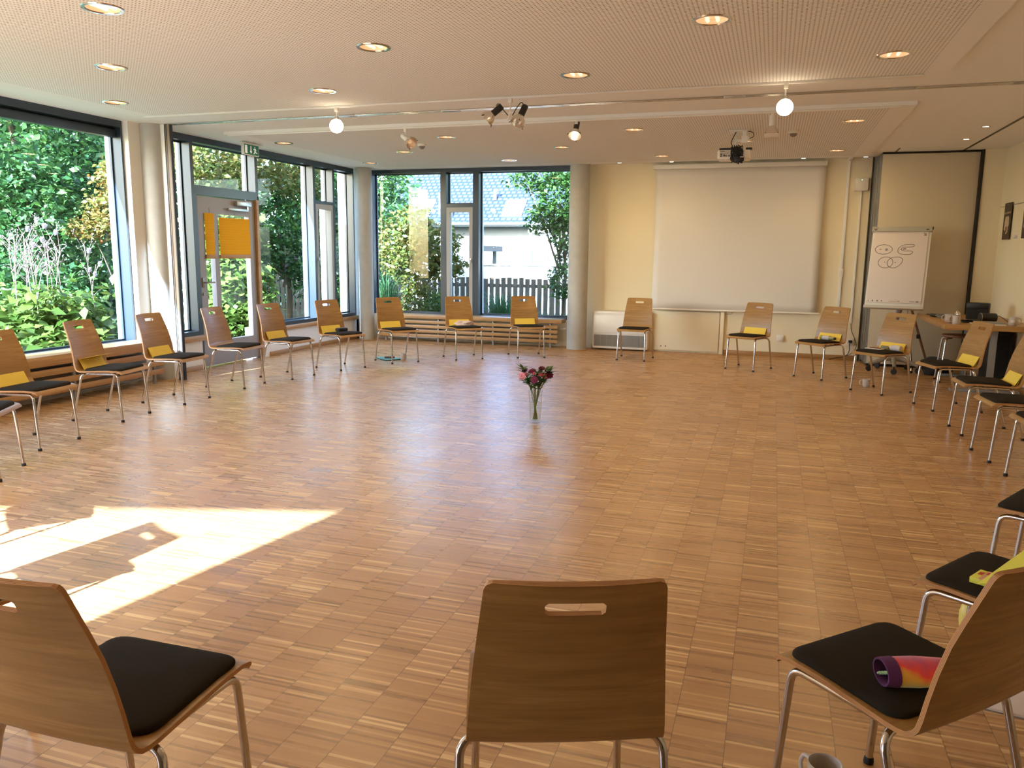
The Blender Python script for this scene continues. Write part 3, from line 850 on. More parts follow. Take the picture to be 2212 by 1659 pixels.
t = thing('service_panel', 'low white wall panel under the left half of the projection screen', 'wall panel', (-1.19, 12.09, 0))
mk('panel', MB().box(-1.675, -0.715, 12.085, YB - 0.001, 0.025, 0.615, 0.004), M['wall'], t)
for x in (-1.56, -1.49): mk('screw_hole', MB().lathe([(0, 0), (0.009, 0), (0.009, 0.004), (0, 0.004)], 12, mx=Matrix.Translation((x, 12.086, 0.085)) @ Matrix.Rotation(pi / 2, 4, 'X')), M['black'], t)
mk('edge_strip', MB().box(-0.70, -0.645, 12.07, YB - 0.001, 0.0, 0.625, 0.004), M['wall'], t)

t = thing('projection_screen', 'large white projection screen pulled down on the cream back wall', 'screen', (-0.57, 12.05, 0.63))
mk('casing', MB().box(-1.765, 0.625, 11.99, 12.10, 2.685, 2.752, 0.012), M['white_gloss'], t)
fabric = MB()
nx, nz = 24, 20; vs = []; fs = []
for j in range(nz + 1):
    for i in range(nx + 1):
        u, v = i / nx, j / nz
        bow = 0.012 * sin(pi * v) * (abs(2 * u - 1) ** 3)
        edge = 0.012 * sin(pi * v) * (1 if u > 0.5 else -1) * (abs(2 * u - 1) ** 6)
        vs.append((-1.72 + 2.335 * u - edge, 12.045 - bow - 0.006 * sin(2 * pi * v), 0.655 + (2.69 - 0.655) * v))
for j in range(nz):
    for i in range(nx):
        a = j * (nx + 1) + i; fs.append((a, a + 1, a + nx + 2, a + nx + 1))
o = mk('fabric', fabric.add(vs, fs), M['screen'], t)
sm = o.modifiers.new('thick', 'SOLIDIFY'); sm.thickness = 0.002
mk('bottom_bar', MB().tube([(-1.74, 12.045, 0.648), (0.655, 12.045, 0.648)], 0.013, 12), M['white_gloss'], t)
mk('pull_loop', MB().tube(smooth([(-0.62, 12.04, 0.637), (-0.60, 12.03, 0.605), (-0.555, 12.03, 0.60), (-0.52, 12.04, 0.635)], 6), 0.0035, 6), M['greyink'], t)

def duct(name, label, pts, w=0.018, extra=None):
    t = thing(name, label, 'cable duct', (pts[0][0], YB - 0.01, pts[-1][1]))
    for i in range(len(pts) - 1):
        (xa, za), (xb, zb) = pts[i], pts[i + 1]
        mk('duct_run', MB().box(xa - w, xa + w, YB - 0.025, YB - 0.001, min(za, zb), max(za, zb), 0.003), M['white'], t)
    return t
t = duct('cable_duct', 'long white cable duct running down the cream wall right of the screen', [(0.905, ZC - 0.004), (0.905, 0.55)])
mk('coupler', MB().box(0.875, 0.935, YB - 0.035, YB - 0.001, 1.17, 1.28, 0.004), M['white_gloss'], t)
mk('ceiling_run', MB().box(0.895, 0.925, 11.74, YB - 0.001, ZC - 0.04, ZC - 0.002, 0.003), M['white'], t)
t = duct('cable_duct', 'shorter white cable duct from the router box down to the socket', [(1.085, 2.345), (1.085, 0.52)], 0.012)
t = thing('router_box', 'square white router box with a green light high on the back wall', 'router', (1.085, 12.09, 2.34))
mk('housing', MB().box(0.995, 1.165, 12.05, YB - 0.001, 2.345, 2.515, 0.008), M['white_gloss'], t)
mk('status_light', MB().lathe([(0, 0), (0.005, 0), (0.004, 0.003), (0, 0.004)], 10, mx=Matrix.Translation((1.08, 12.05, 2.49)) @ Matrix.Rotation(pi / 2, 4, 'X')), M['led'], t)
def wallbox(name, label, cat, x0, x1, z0, z1):
    t = thing(name, label, cat, ((x0 + x1) / 2, YB, z0))
    mk('plate', MB().box(x0, x1, YB - 0.035, YB - 0.001, z0, z1, 0.005), M['white_gloss'], t)
    return t
t = wallbox('wall_socket', 'small square white socket box low on the wall right of the screen chair', 'socket', 0.105, 0.200, 0.228, 0.318)
mk('cover', MB().box(0.118, 0.187, YB - 0.042, YB - 0.034, 0.24, 0.305, 0.003), M['white_gloss'], t)
t = wallbox('wall_socket', 'white wall socket with a black plug near the right end of the back wall', 'socket', 1.045, 1.145, 0.215, 0.315)
mk('socket_face', MB().lathe([(0, 0), (0.022, 0), (0.022, 0.004), (0, 0.004)], 16, mx=Matrix.Translation((1.095, YB - 0.034, 0.265)) @ Matrix.Rotation(pi / 2, 4, 'X')), M['white'], t)
o = mk('power_cable', MB().tube(smooth([(1.09, YB - 0.05, 0.27), (1.085, YB - 0.055, 0.22), (1.09, YB - 0.06, 0.15), (1.07, YB - 0.08, 0.09), (1.02, YB - 0.07, 0.05), (0.92, YB - 0.06, 0.03), (0.83, YB - 0.10, 0.008)], 6), 0.005, 8)
       .tube(smooth([(1.085, YB - 0.03, 0.52), (1.10, YB - 0.05, 0.42), (1.16, YB - 0.06, 0.28), (1.175, YB - 0.06, 0.19), (1.13, YB - 0.06, 0.11), (1.06, YB - 0.07, 0.065)], 6), 0.004, 8)
       .box(1.07, 1.12, YB - 0.07, YB - 0.042, 0.25, 0.285, 0.005), M['black'], loc=(1.09, YB - 0.06, 0.2))
tag(o, 'black power cable hanging from the wall socket to the floor', 'cable')
# scuff mark on the wall is part of the paint: thin strip
# ================================================================== FOLDING PARTITION in its niche
t = thing('folding_partition', 'stack of tall beige folding partition panels parked in the niche at the right', 'partition', (1.83, 11.8, 0))
for i in range(5):
    y0 = 11.56 + i * 0.105
    b_ = MB().box(1.265 - 0.004 * i, 2.385, y0, y0 + 0.085, 0.035, 2.765, 0.003)
    p_ = mk('panel', b_, M['partition'], t)
    e_ = MB().box(1.255 - 0.004 * i, 1.2645 - 0.004 * i, y0 + 0.004, y0 + 0.081, 0.03, 2.77).box(1.245 - 0.004 * i, 1.2555 - 0.004 * i, y0 + 0.02, y0 + 0.03, 0.03, 2.77).box(1.245 - 0.004 * i, 1.2555 - 0.004 * i, y0 + 0.055, y0 + 0.065, 0.03, 2.77)
    mk('edge_profile', e_, M['alu'] if i % 2 else M['steel'], p_)
mk('bottom_seal', MB().box(1.27, 2.38, 11.575, 12.05, 0.0, 0.034), M['black'], t)
t = thing('niche_frame', 'dark metal frame around the niche of the folding partition', 'frame', (1.83, 11.6, 0))
mk('right_jamb', MB().box(2.388, 2.419, 11.50, 12.28, 0, ZC - 0.002), M['black'], t)
mk('left_jamb', MB().box(1.201, 1.214, 12.03, 12.28, 0, ZC - 0.002), M['black'], t)
mk('left_cover', MB().box(1.214, 1.236, 12.06, 12.27, 0, ZC - 0.002), M['alu'], t)
mk('head_gap', MB().box(1.26, 2.388, 11.545, 12.28, 2.768, ZC - 0.002), M['black'], t)
t = thing('partition_track', 'dark partition track slot in the ceiling running from the niche along the right wall', 'ceiling track', (2.2, 8, ZC))
mk('track_slot', MB().box(2.175, 2.20, 7.3, 11.54, ZC - 0.006, ZC - 0.001).box(1.395, 1.412, 11.16, 11.54, ZC - 0.006, ZC - 0.001), M['black'], t)
mk('cover_strip', MB().box(1.412, 2.175, 11.17, 11.20, ZC - 0.004, ZC - 0.001), M['white'], t)

# ================================================================== FLIPCHART and tripod
yaw = radians(-12.7); tilt = math.atan2(0.40, 1.0)
BX = Vector((1.455, 10.93, 0.84))          # bottom centre of the board
t = thing('flipchart', 'white flipchart with three drawn figures on a grey rolling stand', 'flipchart', (1.50, 11.0, 0))
MXB = Matrix.Translation(BX) @ Matrix.Rotation(yaw, 4, 'Z') @ Matrix.Rotation(-radians(17), 4, 'X')   # local x right, y into the board, z up
def onb(b_): return b_.xf(MXB)
BW, BHt = 0.335, 1.03
mk('board', onb(MB().box(-BW, BW, 0, 0.02, 0.0, BHt, 0.004)), mat('flipchart_board', srgb(226, 222, 214), 0.4), t)
pp = mk('paper_pad', onb(MB().box(-0.315, 0.305, -0.014, -0.001, 0.045, 0.965, 0.002)), M['paper'], t)
cbm = mk('clamp_bar', onb(MB().box(-0.345, 0.34, -0.03, 0.028, 0.965, 1.03, 0.006)), mat('clamp_grey', srgb(176, 172, 158), 0.4), t)
mk('clamp_print', onb(MB().box(-0.33, -0.275, -0.032, -0.0305, 1.01, 1.015).box(-0.32, -0.285, -0.032, -0.0305, 0.985, 0.994).box(0.275, 0.305, -0.032, -0.0305, 0.986, 0.996)), M['ink'], cbm)
mk('hook', onb(MB().box(0.342, 0.352, -0.02, 0.01, 1.0, 1.03, 0.002)), M['black'], cbm)
mk('pen_tray', onb(MB().box(-BW - 0.005, BW + 0.005, -0.055, 0.022, -0.035, -0.002, 0.004)), mat('tray_grey', srgb(196, 190, 178), 0.4), t)
def stroke(pts, r=0.0022, closed=False):
    q = [Vector((x, -0.0150, z)) for x, z in pts]
    if closed: q = q + [q[0]]
    return smooth(q, 5)
# pixel-free drawing coordinates on the pad, metres from its centre / bottom
dr = MB()
def cur(pts, closed=False): dr.tube(stroke(pts, closed=closed), 0.0024, 6)
el = lambda cx, cz, a, c, n=14, ph=0: [(cx + a * cos(2 * pi * k / n + ph), cz + c * sin(2 * pi * k / n + ph)) for k in range(n)]
cur(el(-0.185, 0.735, 0.098, 0.062, ph=0.6), True)
cur([(-0.235, 0.735), (-0.222, 0.739), (-0.208, 0.735)]); cur(el(-0.152, 0.734, 0.012, 0.010, 8), True); dr.tube(stroke([(-0.228, 0.737), (-0.222, 0.736)]), 0.004, 6)
cur([(0.155, 0.800), (0.11, 0.802), (0.05, 0.797), (-0.005, 0.765), (-0.022, 0.722), (-0.003, 0.685), (0.06, 0.672), (0.12, 0.674), (0.147, 0.695), (0.138, 0.715), (0.09, 0.718), (0.045, 0.718), (0.018, 0.738), (0.035, 0.764), (0.08, 0.768), (0.14, 0.771), (0.16, 0.785), (0.155, 0.800)])
cur(el(0.053, 0.741, 0.015, 0.010, 8), True); dr.tube(stroke([(0.0, 0.736), (0.006, 0.736)]), 0.005, 6)
cur(el(-0.148, 0.565, 0.085, 0.072), True)
cur([(0.048, 0.605), (0.02, 0.632), (-0.04, 0.637), (-0.10, 0.615), (-0.128, 0.565), (-0.11, 0.515), (-0.05, 0.494), (-0.005, 0.515), (0.035, 0.56), (0.048, 0.605)])
dr.tube(stroke([(-0.158, 0.568), (-0.152, 0.566)]), 0.005, 6); dr.tube(stroke([(-0.037, 0.567), (-0.031, 0.565)]), 0.0055, 6)
mk('drawing', onb(dr), M['ink'], pp)
pr = MB()
for x, w, h in ((-0.295, 0.006, 0.016), (-0.245, 0.018, 0.018), (-0.19, 0.020, 0.02), (-0.14, 0.014, 0.016), (-0.02, 0.075, 0.004), (0.055, 0.022, 0.009), (0.03, 0.03, 0.004), (0.205, 0.06, 0.009), (0.262, 0.032, 0.02), (0.295, 0.02, 0.005)):
    pr.box(x - w / 2, x + w / 2, -0.0150, -0.0141, 0.066 - h / 2, 0.066 + h / 2)
pr.box(0.255, 0.285, -0.0150, -0.0141, 0.915, 0.93).box(0.262, 0.28, -0.0150, -0.0141, 0.93, 0.945).box(0.250, 0.256, -0.0150, -0.0141, 0.94, 0.955)
mk('print', onb(pr), M['greyink'], pp)
px, py = 1.535, 11.10
mk('post', MB().tube([(px, py, 0.10), (px, py, 1.25)], 0.02, 14), M['steel'], t)
base = MB(); cast = []
for k in range(5):
    w = radians(-100 + 72 * k + 5)
    e = Vector((px + 0.30 * cos(w), py + 0.30 * sin(w), 0.085))
    base.tube(smooth([(px, py, 0.17), (px + 0.12 * cos(w), py + 0.12 * sin(w), 0.155), (e.x, e.y, 0.095)], 5), [0.032] * 5 + [0.028] * 3 + [0.022] * 3, 10)
    cast.append(e)
base.tube([(px, py, 0.11), (px, py, 0.24)], 0.034, 14)
bs = mk('star_base', base, mat('star_base_grey', srgb(150, 142, 128), 0.4), t)
for e in cast:
    c_ = MB().lathe([(0, -0.012), (0.032, -0.012), (0.036, -0.006), (0.036, 0.006), (0.032, 0.012), (0, 0.012)], 16, mx=Matrix.Translation((e.x, e.y, 0.036)) @ Matrix.Rotation(pi / 2, 4, 'X') @ Matrix.Rotation(random.uniform(-.6, .6), 4, 'Y'))
    c_.tube([(e.x, e.y, 0.05), (e.x, e.y, 0.10)], 0.008, 8)
    mk('castor', c_, M['rubber'], bs)
t = thing('wooden_tripod', 'brown wooden tripod with black joints standing behind the flipchart', 'tripod', (1.70, 11.28, 0))
hd = Vector((1.66, 11.30, 0.92))
mk('head', MB().lathe([(0, 0), (0.035, 0), (0.035, 0.05), (0.02, 0.07), (0, 0.07)], 16, c=hd), M['black'], t)
for fx, fy in ((1.985, 11.30), (1.40, 11.42), (1.74, 11.02)):
    lg = mk('leg', MB().tube([(hd.x + (fx - hd.x) * 0.05, hd.y + (fy - hd.y) * 0.05, hd.z + 0.01), (fx, fy, 0.02)], [0.016, 0.014], 8), M['brownwood'] if fx != 1.74 else M['chrome'], t)
    q = hd.lerp(Vector((fx, fy, 0)), 0.52 if fx != 1.74 else 0.93)
    mk('joint', MB().box(q.x - 0.022, q.x + 0.022, q.y - 0.02, q.y + 0.02, q.z - 0.025, q.z + 0.03, 0.006), M['black'], lg)
    mk('foot_cap', MB().lathe([(0, 0), (0.018, 0), (0.018, 0.03), (0, 0.035)], 10, (fx, fy, 0)), M['rubber'], lg)

# ================================================================== TABLE and things on and under it
TZ = 0.75
t = thing('work_table', 'thick oak table against the right wall with mugs and bags on it', 'table', (2.22, 10.2, 0))
mk('table_top', MB().box(1.775, 2.655, 9.43, 11.20, TZ - 0.055, TZ, 0.003), M['table'], t)
for yy in (9.72, 10.95):
    lg = mk('leg', MB().box(2.28, 2.34, yy - 0.03, yy + 0.03, 0.03, TZ - 0.056, 0.004), M['steel'], t)
    mk('foot_plate', MB().box(1.93, 2.60, yy - 0.04, yy + 0.04, 0.0, 0.03, 0.004), M['steel'], lg)
mk('rail', MB().box(2.27, 2.35, 9.72, 10.95, TZ - 0.10, TZ - 0.056, 0.003), M['steel'], t)

MUGP = [(0.0, 0.0), (0.030, 0.0), (0.034, 0.004), (0.0385, 0.03), (0.040, 0.085), (0.0402, 0.088), (0.0385, 0.089), (0.0365, 0.086), (0.035, 0.03), (0.031, 0.008), (0.0, 0.006)]
def mug(label, loc, rz, m='mug', tagm=None, s=1.0):
    t = thing('mug', label, 'mug', loc, rz, 'grey mugs')
    mk('body', MB().lathe([(r * s, z * s) for r, z in MUGP], 28), M[m], t, world=False)
    mk('handle', MB().tube(smooth([(0.037 * s, 0, 0.074 * s), (0.058 * s, 0, 0.076 * s), (0.068 * s, 0, 0.055 * s), (0.062 * s, 0, 0.03 * s), (0.036 * s, 0, 0.020 * s)], 6), 0.0052 * s, 8), M[m], t, world=False)
    if tagm:
        vs = []; n = 6
        for k in range(n + 1):
            w = radians(-115 + tagm + 50 * k / n); vs += [(0.0403 * s * cos(w), 0.0403 * s * sin(w), 0.035 * s), (0.0406 * s * cos(w), 0.0406 * s * sin(w), 0.062 * s)]
        mk('sticker', MB().add(vs, [(2 * i, 2 * i + 2, 2 * i + 3, 2 * i + 1) for i in range(n)]), M['paper'], t, world=False)
    return t
mug('grey mug on the floor under the chair at the flipchart', (1.075, 9.64, 0), radians(175))
mug('grey mug on the table, farther one of the pair with crumpled foil', (1.845, 9.66, TZ), radians(190), s=1.05)
mug('grey mug on the table, nearer one of the pair with crumpled foil', (1.895, 9.53, TZ), radians(185), tagm=20, s=1.05)
mug('grey mug with a white sticker alone at the right end of the table', (2.43, 9.55, TZ), radians(-10), tagm=-10, s=1.05)
mug('grey mug on the floor at the bottom edge below the pencil case chair', (0.214, 2.12, 0), radians(140), s=1.12)
def crumple(name, label, cat, loc, sx, sy, sz, m, seed, sub=3, amp=0.35, rz=0):
    rg = random.Random(seed); bm = bmesh.new(); bmesh.ops.create_icosphere(bm, subdivisions=sub, radius=1)
    ks = [(Vector((rg.uniform(-3, 3), rg.uniform(-3, 3), rg.uniform(-3, 3))), rg.uniform(0, 6)) for _ in range(7)]
    mb = MB()
    for v in bm.verts:
        d = 1 + amp * sum(sin(k.dot(v.co) * 1.7 + p) for k, p in ks) / 4
        v.co = Vector((v.co.x * sx * d, v.co.y * sy * d, max(v.co.z * sz * d, -sz * 0.55) + sz * 0.55))
    bm.verts.index_update()
    mb.add([tuple(v.co) for v in bm.verts], [tuple(v.index for v in f.verts) for f in bm.faces])
    bm.free()
    o = mk(name, mb, m, world=False, smooth_deg=70); o.location = loc; o.rotation_euler = (0, 0, rz)
    return tag(o, label, cat)
crumple('foil_wrapper', 'crumpled shiny foil wrapper in the nearer of the two mugs on the table', 'wrapper', (1.90, 9.535, TZ + 0.068), 0.034, 0.034, 0.04, M['chrome'], 3, 3, 0.5)
crumple('scarf', 'crumpled grey scarf at the left end of the table', 'scarf', (1.985, 10.45, TZ), 0.13, 0.09, 0.035, M['greycloth'], 5)
o = tag(mk('umbrella', MB().tube(smooth([(1.79, 10.62, TZ + 0.03), (1.85, 10.58, TZ + 0.022), (1.90, 10.55, TZ + 0.022)], 6), [0.006] * 4 + [0.02] * 9, 10), M['black'], loc=(1.85, 10.58, TZ)), 'small black folding umbrella beside the grey scarf on the table', 'umbrella')
t = thing('black_bag', 'black upright bag standing at the back of the table', 'bag', (2.27, 10.35, TZ), radians(-18))
bd = MB().box(-0.115, 0.115, -0.06, 0.06, 0, 0.19, 0.02)
mk('body', bd, M['blackcloth'], t, world=False)
mk('flap', MB().box(-0.117, 0.117, -0.064, 0.062, 0.12, 0.195, 0.015), M['black'], t, world=False)
t = thing('camera_pouch', 'black barrel shaped pouch with a strap on the table before the black bag', 'pouch', (2.29, 9.98, TZ), radians(10))
mk('body', MB().lathe([(0, -0.085), (0.045, -0.085), (0.05, -0.07), (0.05, 0.07), (0.045, 0.085), (0, 0.085)], 18, mx=Matrix.Translation((0, 0, 0.051)) @ Matrix.Rotation(pi / 2, 4, 'Y')), M['black'], t, world=False)
mk('rim', MB().lathe([(0.046, -0.004), (0.0515, -0.004), (0.0515, 0.004), (0.046, 0.004)], 18, mx=Matrix.Translation((-0.075, 0, 0.051)) @ Matrix.Rotation(pi / 2, 4, 'Y')), M['alu'], t, world=False)
mk('strap', MB().tube(smooth([(0.085, 0, 0.06), (0.12, 0, 0.07), (0.17, -0.03, 0.03), (0.20, -0.06, 0.004)], 6), 0.003, 6), M['black'], t, world=False)
crumple('cable_bundle', 'black coiled cables on the table between the mugs and the pouch', 'cables', (2.10, 9.80, TZ), 0.10, 0.09, 0.022, M['black'], 11, 3, 0.7)
for i, (nm, lab, cat, x0, x1, y0, y1, z0, z1, m) in enumerate((
    ('paper_stack', 'white paper stack lying on the table front', 'paper', 2.06, 2.36, 9.50, 9.72, TZ, TZ + 0.012, 'paper'),
    ('notebook', 'grey notebook on top of the white paper stack on the table', 'notebook', 2.10, 2.37, 9.55, 9.76, TZ + 0.012, TZ + 0.026, 'steel'))):
    tag(mk(nm, MB().box(x0, x1, y0, y1, z0, z1, 0.002), M[m], loc=((x0 + x1) / 2, (y0 + y1) / 2, z0)), lab, cat)
# black loudspeaker box under the table
t = thing('speaker_box', 'tall black box standing under the table', 'box', (2.52, 10.45, 0))
mk('body', MB().box(2.40, 2.62, 10.20, 10.62, 0, 0.62, 0.008), M['black'], t)
mk('front_cloth', MB().box(2.425, 2.595, 10.193, 10.202, 0.03, 0.59, 0.003), M['blackcloth'], t)
crumple('backpack', 'black soft backpack on the floor under the table', 'backpack', (2.02, 11.02, 0), 0.18, 0.14, 0.15, M['blackcloth'], 21, 3, 0.25)
# stacked stools under the table
t = thing('stool', 'chrome stool with dark wooden seat under the table', 'stool', (2.10, 10.45, 0))
mk('seat', MB().lathe([(0, 0.53), (0.15, 0.53), (0.16, 0.54), (0.16, 0.556), (0.15, 0.562), (0, 0.562)], 28, (2.10, 10.45, 0)), M['brownwood'], t)
for sx, sy in ((1, 1), (1, -1), (-1, 1), (-1, -1)):
    lg = mk('leg', MB().tube(bend([(2.10 + sx * 0.06, 10.45 + sy * 0.05, 0.52), (2.10 + sx * 0.13, 10.45 + sy * 0.11, 0.518), (2.10 + sx * 0.165, 10.45 + sy * 0.145, 0.012)], 0.05), 0.011, 10), M['chrome'], t)
    mk('foot_cap', MB().lathe([(0, 0), (0.014, 0), (0.013, 0.018), (0, 0.02)], 10, (2.10 + sx * 0.165, 10.45 + sy * 0.145, 0)), M['rubber'], lg)

# ================================================================== RIGHT WALL: picture rail and pictures
t = tag(mk('picture_wire', MB().tube([(XR - 0.012, 11.48, 2.078), (XR - 0.012, 9.2, 2.078)], 0.004, 6), M['alu'], loc=(XR - 0.012, 10.3, 2.078)), 'thin picture hanging wire along the right wall', 'wire')
def poster(label, y0, y1, z0, z1):
    t = thing('photo_print', label, 'picture', (XR - 0.016, (y0 + y1) / 2, z0))
    W_, H_ = y1 - y0, z1 - z0
    P = lambda u, v, d=0.0: (XR - 0.022 - d, y1 - u * W_, z0 + v * H_)
    mk('print', MB().prism([(0, 0), (1, 0), (1, 1), (0, 1)], lambda a, c, tt: P(a, c, -tt), 0, 0.006), mat('dark_sepia_print', srgb(62, 46, 38), 0.5), t)
    sh = MB()
    sh.prism([(0.18, 0.28), (0.2, 0.5), (0.28, 0.62), (0.42, 0.64), (0.5, 0.6), (0.6, 0.65), (0.74, 0.6), (0.82, 0.4), (0.72, 0.34), (0.7, 0.2), (0.5, 0.14), (0.36, 0.24)], lambda a, c, tt: P(a, c, tt), 0.0002, 0.0012)
    mk('pale_figure', sh, mat('pale_sepia_print', srgb(200, 178, 150), 0.5), t)
    mk('pale_band', MB().prism([(0.0, 0.69), (0.35, 0.70), (0.35, 0.75), (0.0, 0.74)], lambda a, c, tt: P(a, c, tt), 0.0002, 0.0012).prism([(0.4, 0.695), (0.95, 0.71), (0.95, 0.76), (0.4, 0.75)], lambda a, c, tt: P(a, c, tt), 0.0002, 0.0008), mat('mid_sepia_print', srgb(158, 130, 104), 0.5), t)
    mk('dark_oval', MB().prism([(0.5 + 0.10 * cos(2 * pi * k / 14), 0.27 + 0.09 * sin(2 * pi * k / 14)) for k in range(14)], lambda a, c, tt: P(a, c, tt), 0.0012, 0.002), mat('brown_sepia_print', srgb(96, 70, 54), 0.5), t)
    mk('hook', MB().box(XR - 0.028, XR - 0.012, (y0 + y1) / 2 - 0.006, (y0 + y1) / 2 + 0.006, z1 - 0.03, z1 - 0.018, 0.002), M['alu'], t)
poster('dark sepia print of a pale figure hanging on the right wall', 10.93, 11.24, 1.675, 2.11)
poster('second dark sepia print, cut by the right picture edge', 10.12, 10.43, 1.675, 2.11)
cp = MB()
for k in range(3): cp.box(XR - 0.0035, XR - 0.0005, 10.66, 10.80 - 0.03 * k, 1.683 + 0.012 * k, 1.688 + 0.012 * k)
tag(mk('caption_note', MB().box(XR - 0.002, XR - 0.0005, 10.64, 10.82, 1.675, 1.725), M['paper'], loc=(XR, 10.73, 1.70)), 'small white caption note beside the sepia print', 'note')
mk('caption_line', cp, M['greyink'], bpy.data.objects['caption_note'])

# ================================================================== CEILING LIGHTS
def downlight():
    t = thing('downlight', 'tmp', 'ceiling light', (0, 0, ZS), 0, 'recessed round downlights')
    mk('trim_ring', MB().lathe([(0.088, 0.0), (0.092, -0.006), (0.108, -0.006), (0.112, 0.0)], 40), M['chrome'], t, world=False)
    mk('reflector', MB().lathe([(0.089, -0.001), (0.080, 0.018), (0.05, 0.030), (0.0, 0.032)], 40).xf(Matrix.Translation((0, 0, 0))), M['bulbsoft'], t, world=False)
    lb = MB()
    for sx in (-0.028, 0.028): lb.tube([(sx, -0.062, 0.012), (sx, 0.062, 0.012)], 0.010, 10)
    mk('lamp_tube', lb, mat('lit_lamp_tube', (1, 1, 1, 1), 0.4, emit=(1.0, 0.78, 0.52, 1), estr=1.8 * LAMP), t, world=False)
    light('AREA', 'downlight_light', (0, 0, -0.012), 8.0 * LAMP, WARM, t, 0.16)
    return t
proto = None
for i, (x, y, lab) in enumerate(DL):
    o = downlight() if proto is None else dup(proto)
    proto = proto or o
    o.location = (x * K, y * K, ZS); o['label'] = 'round recessed downlight ' + lab
HS = [(-2.20, 11.66, 'above the cream wall beside the thick column', 1), (-1.46, 11.68, 'above the top left corner of the screen', 1), (0.295, 11.67, 'above the right part of the screen', 1),
      (1.07, 11.69, 'above the router box', 1), (2.002, 10.50, 'in the right ceiling before the partition niche', 0), (1.991, 9.56, 'in the right ceiling, nearest the viewer', 0)]
def halogen():
    t = thing('halogen_spot', 'tmp', 'ceiling light', (0, 0, ZS), 0, 'small recessed halogen spots')
    mk('trim_ring', MB().lathe([(0.030, 0.0), (0.031, -0.004), (0.041, -0.004), (0.043, 0.0)], 24), M['alu'], t, world=False)
    mk('lamp_face', MB().disc((0, 0, -0.002), 0.030, 24, flip=True), M['halogen'], t, world=False)
    light('SPOT', 'halogen_light', (0, 0, -0.02), 5.0 * LAMP, WARM, t, 0.03, (0, 0, 0), radians(84), 0.55)
    return t
hp = None
for x, y, lab, on_panel in HS:
    o = halogen() if hp is None else dup(hp)
    hp = hp or o
    o.location = (x, y, (ZS if on_panel else ZC) - 0.0005); o['label'] = 'small bright halogen spot ' + lab

# ---- lighting tracks and the chrome partition rail
def rail(name, label, y, x0, x1, z0, z1, w, m):
    t = tag(mk(name, MB().box(x0, x1, y - w / 2, y + w / 2, z0, z1, 0.003), m, loc=((x0 + x1) / 2, y, z0)), label, 'rail'); return t
rail('light_track', 'thin light track along the far edge of the near ceiling panel', 6.605, -6.0, 0.95, ZS - 0.018, ZS - 0.0005, 0.03, M['white_gloss'])
rail('light_track', 'thin light track along the front edge of the far ceiling panel', 7.885, -6.0, 0.97, ZS - 0.018, ZS - 0.0005, 0.03, M['white_gloss'])
t = thing('partition_rail', 'chrome twin rail across the ceiling between the two acoustic panels', 'rail', (-2, 7.26, ZC))
for dy in (-0.022, 0.022): mk('rail_bar', MB().box(-6.24, 2.64, 7.26 + dy - 0.012, 7.26 + dy + 0.012, ZC - 0.012, ZC - 0.0008, 0.002), M['chrome'], t)
for x in (-5.3, -4.1, -3.0, -0.4, 0.9, 1.75): mk('joint_plate', MB().box(x - 0.09, x + 0.09, 7.225, 7.295, ZC - 0.014, ZC - 0.0005, 0.002), M['alu'], t)

def aim(d): return Vector(d).normalized().to_track_quat('-Z', 'Y').to_matrix().to_4x4()
def track_adapter(t, x, y, drop, m):
    z = ZS - 0.018
    mk('adapter', MB().box(x - 0.016, x + 0.016, y - 0.016, y + 0.016, z - 0.035, z, 0.003), m, t)
    mk('stem', MB().tube([(x, y, z - 0.035), (x, y, z - drop)], 0.006, 8), m, t)
    return Vector((x, y, z - drop))
def globe(label, x, y, drop):
    t = thing('globe_spot', label, 'track light', (x, y, ZS - 0.02), 0, 'glowing globe lamps on the near track')
    p = track_adapter(t, x, y, drop, M['white_gloss'])
    mk('socket', MB().lathe([(0.0, 0.0), (0.018, 0.0), (0.02, -0.03), (0.0, -0.03)], 16, c=p), M['alu'], t)
    c = p + Vector((0, -0.01, -0.085))
    prof = [(0.0001, 0.062)] + [(0.062 * sin(a), 0.062 * cos(a)) for a in [pi * k / 14 for k in range(1, 14)]] + [(0.0001, -0.062)]
    mk('glowing_lamp', MB().lathe(prof, 24, c=c), M['bulb'], t)
    return t
globe('glowing globe spot on the left part of the near track', -3.848, 6.605, 0.075)
globe('glowing globe spot on the right part of the near track', 0.008, 6.605, 0.085)
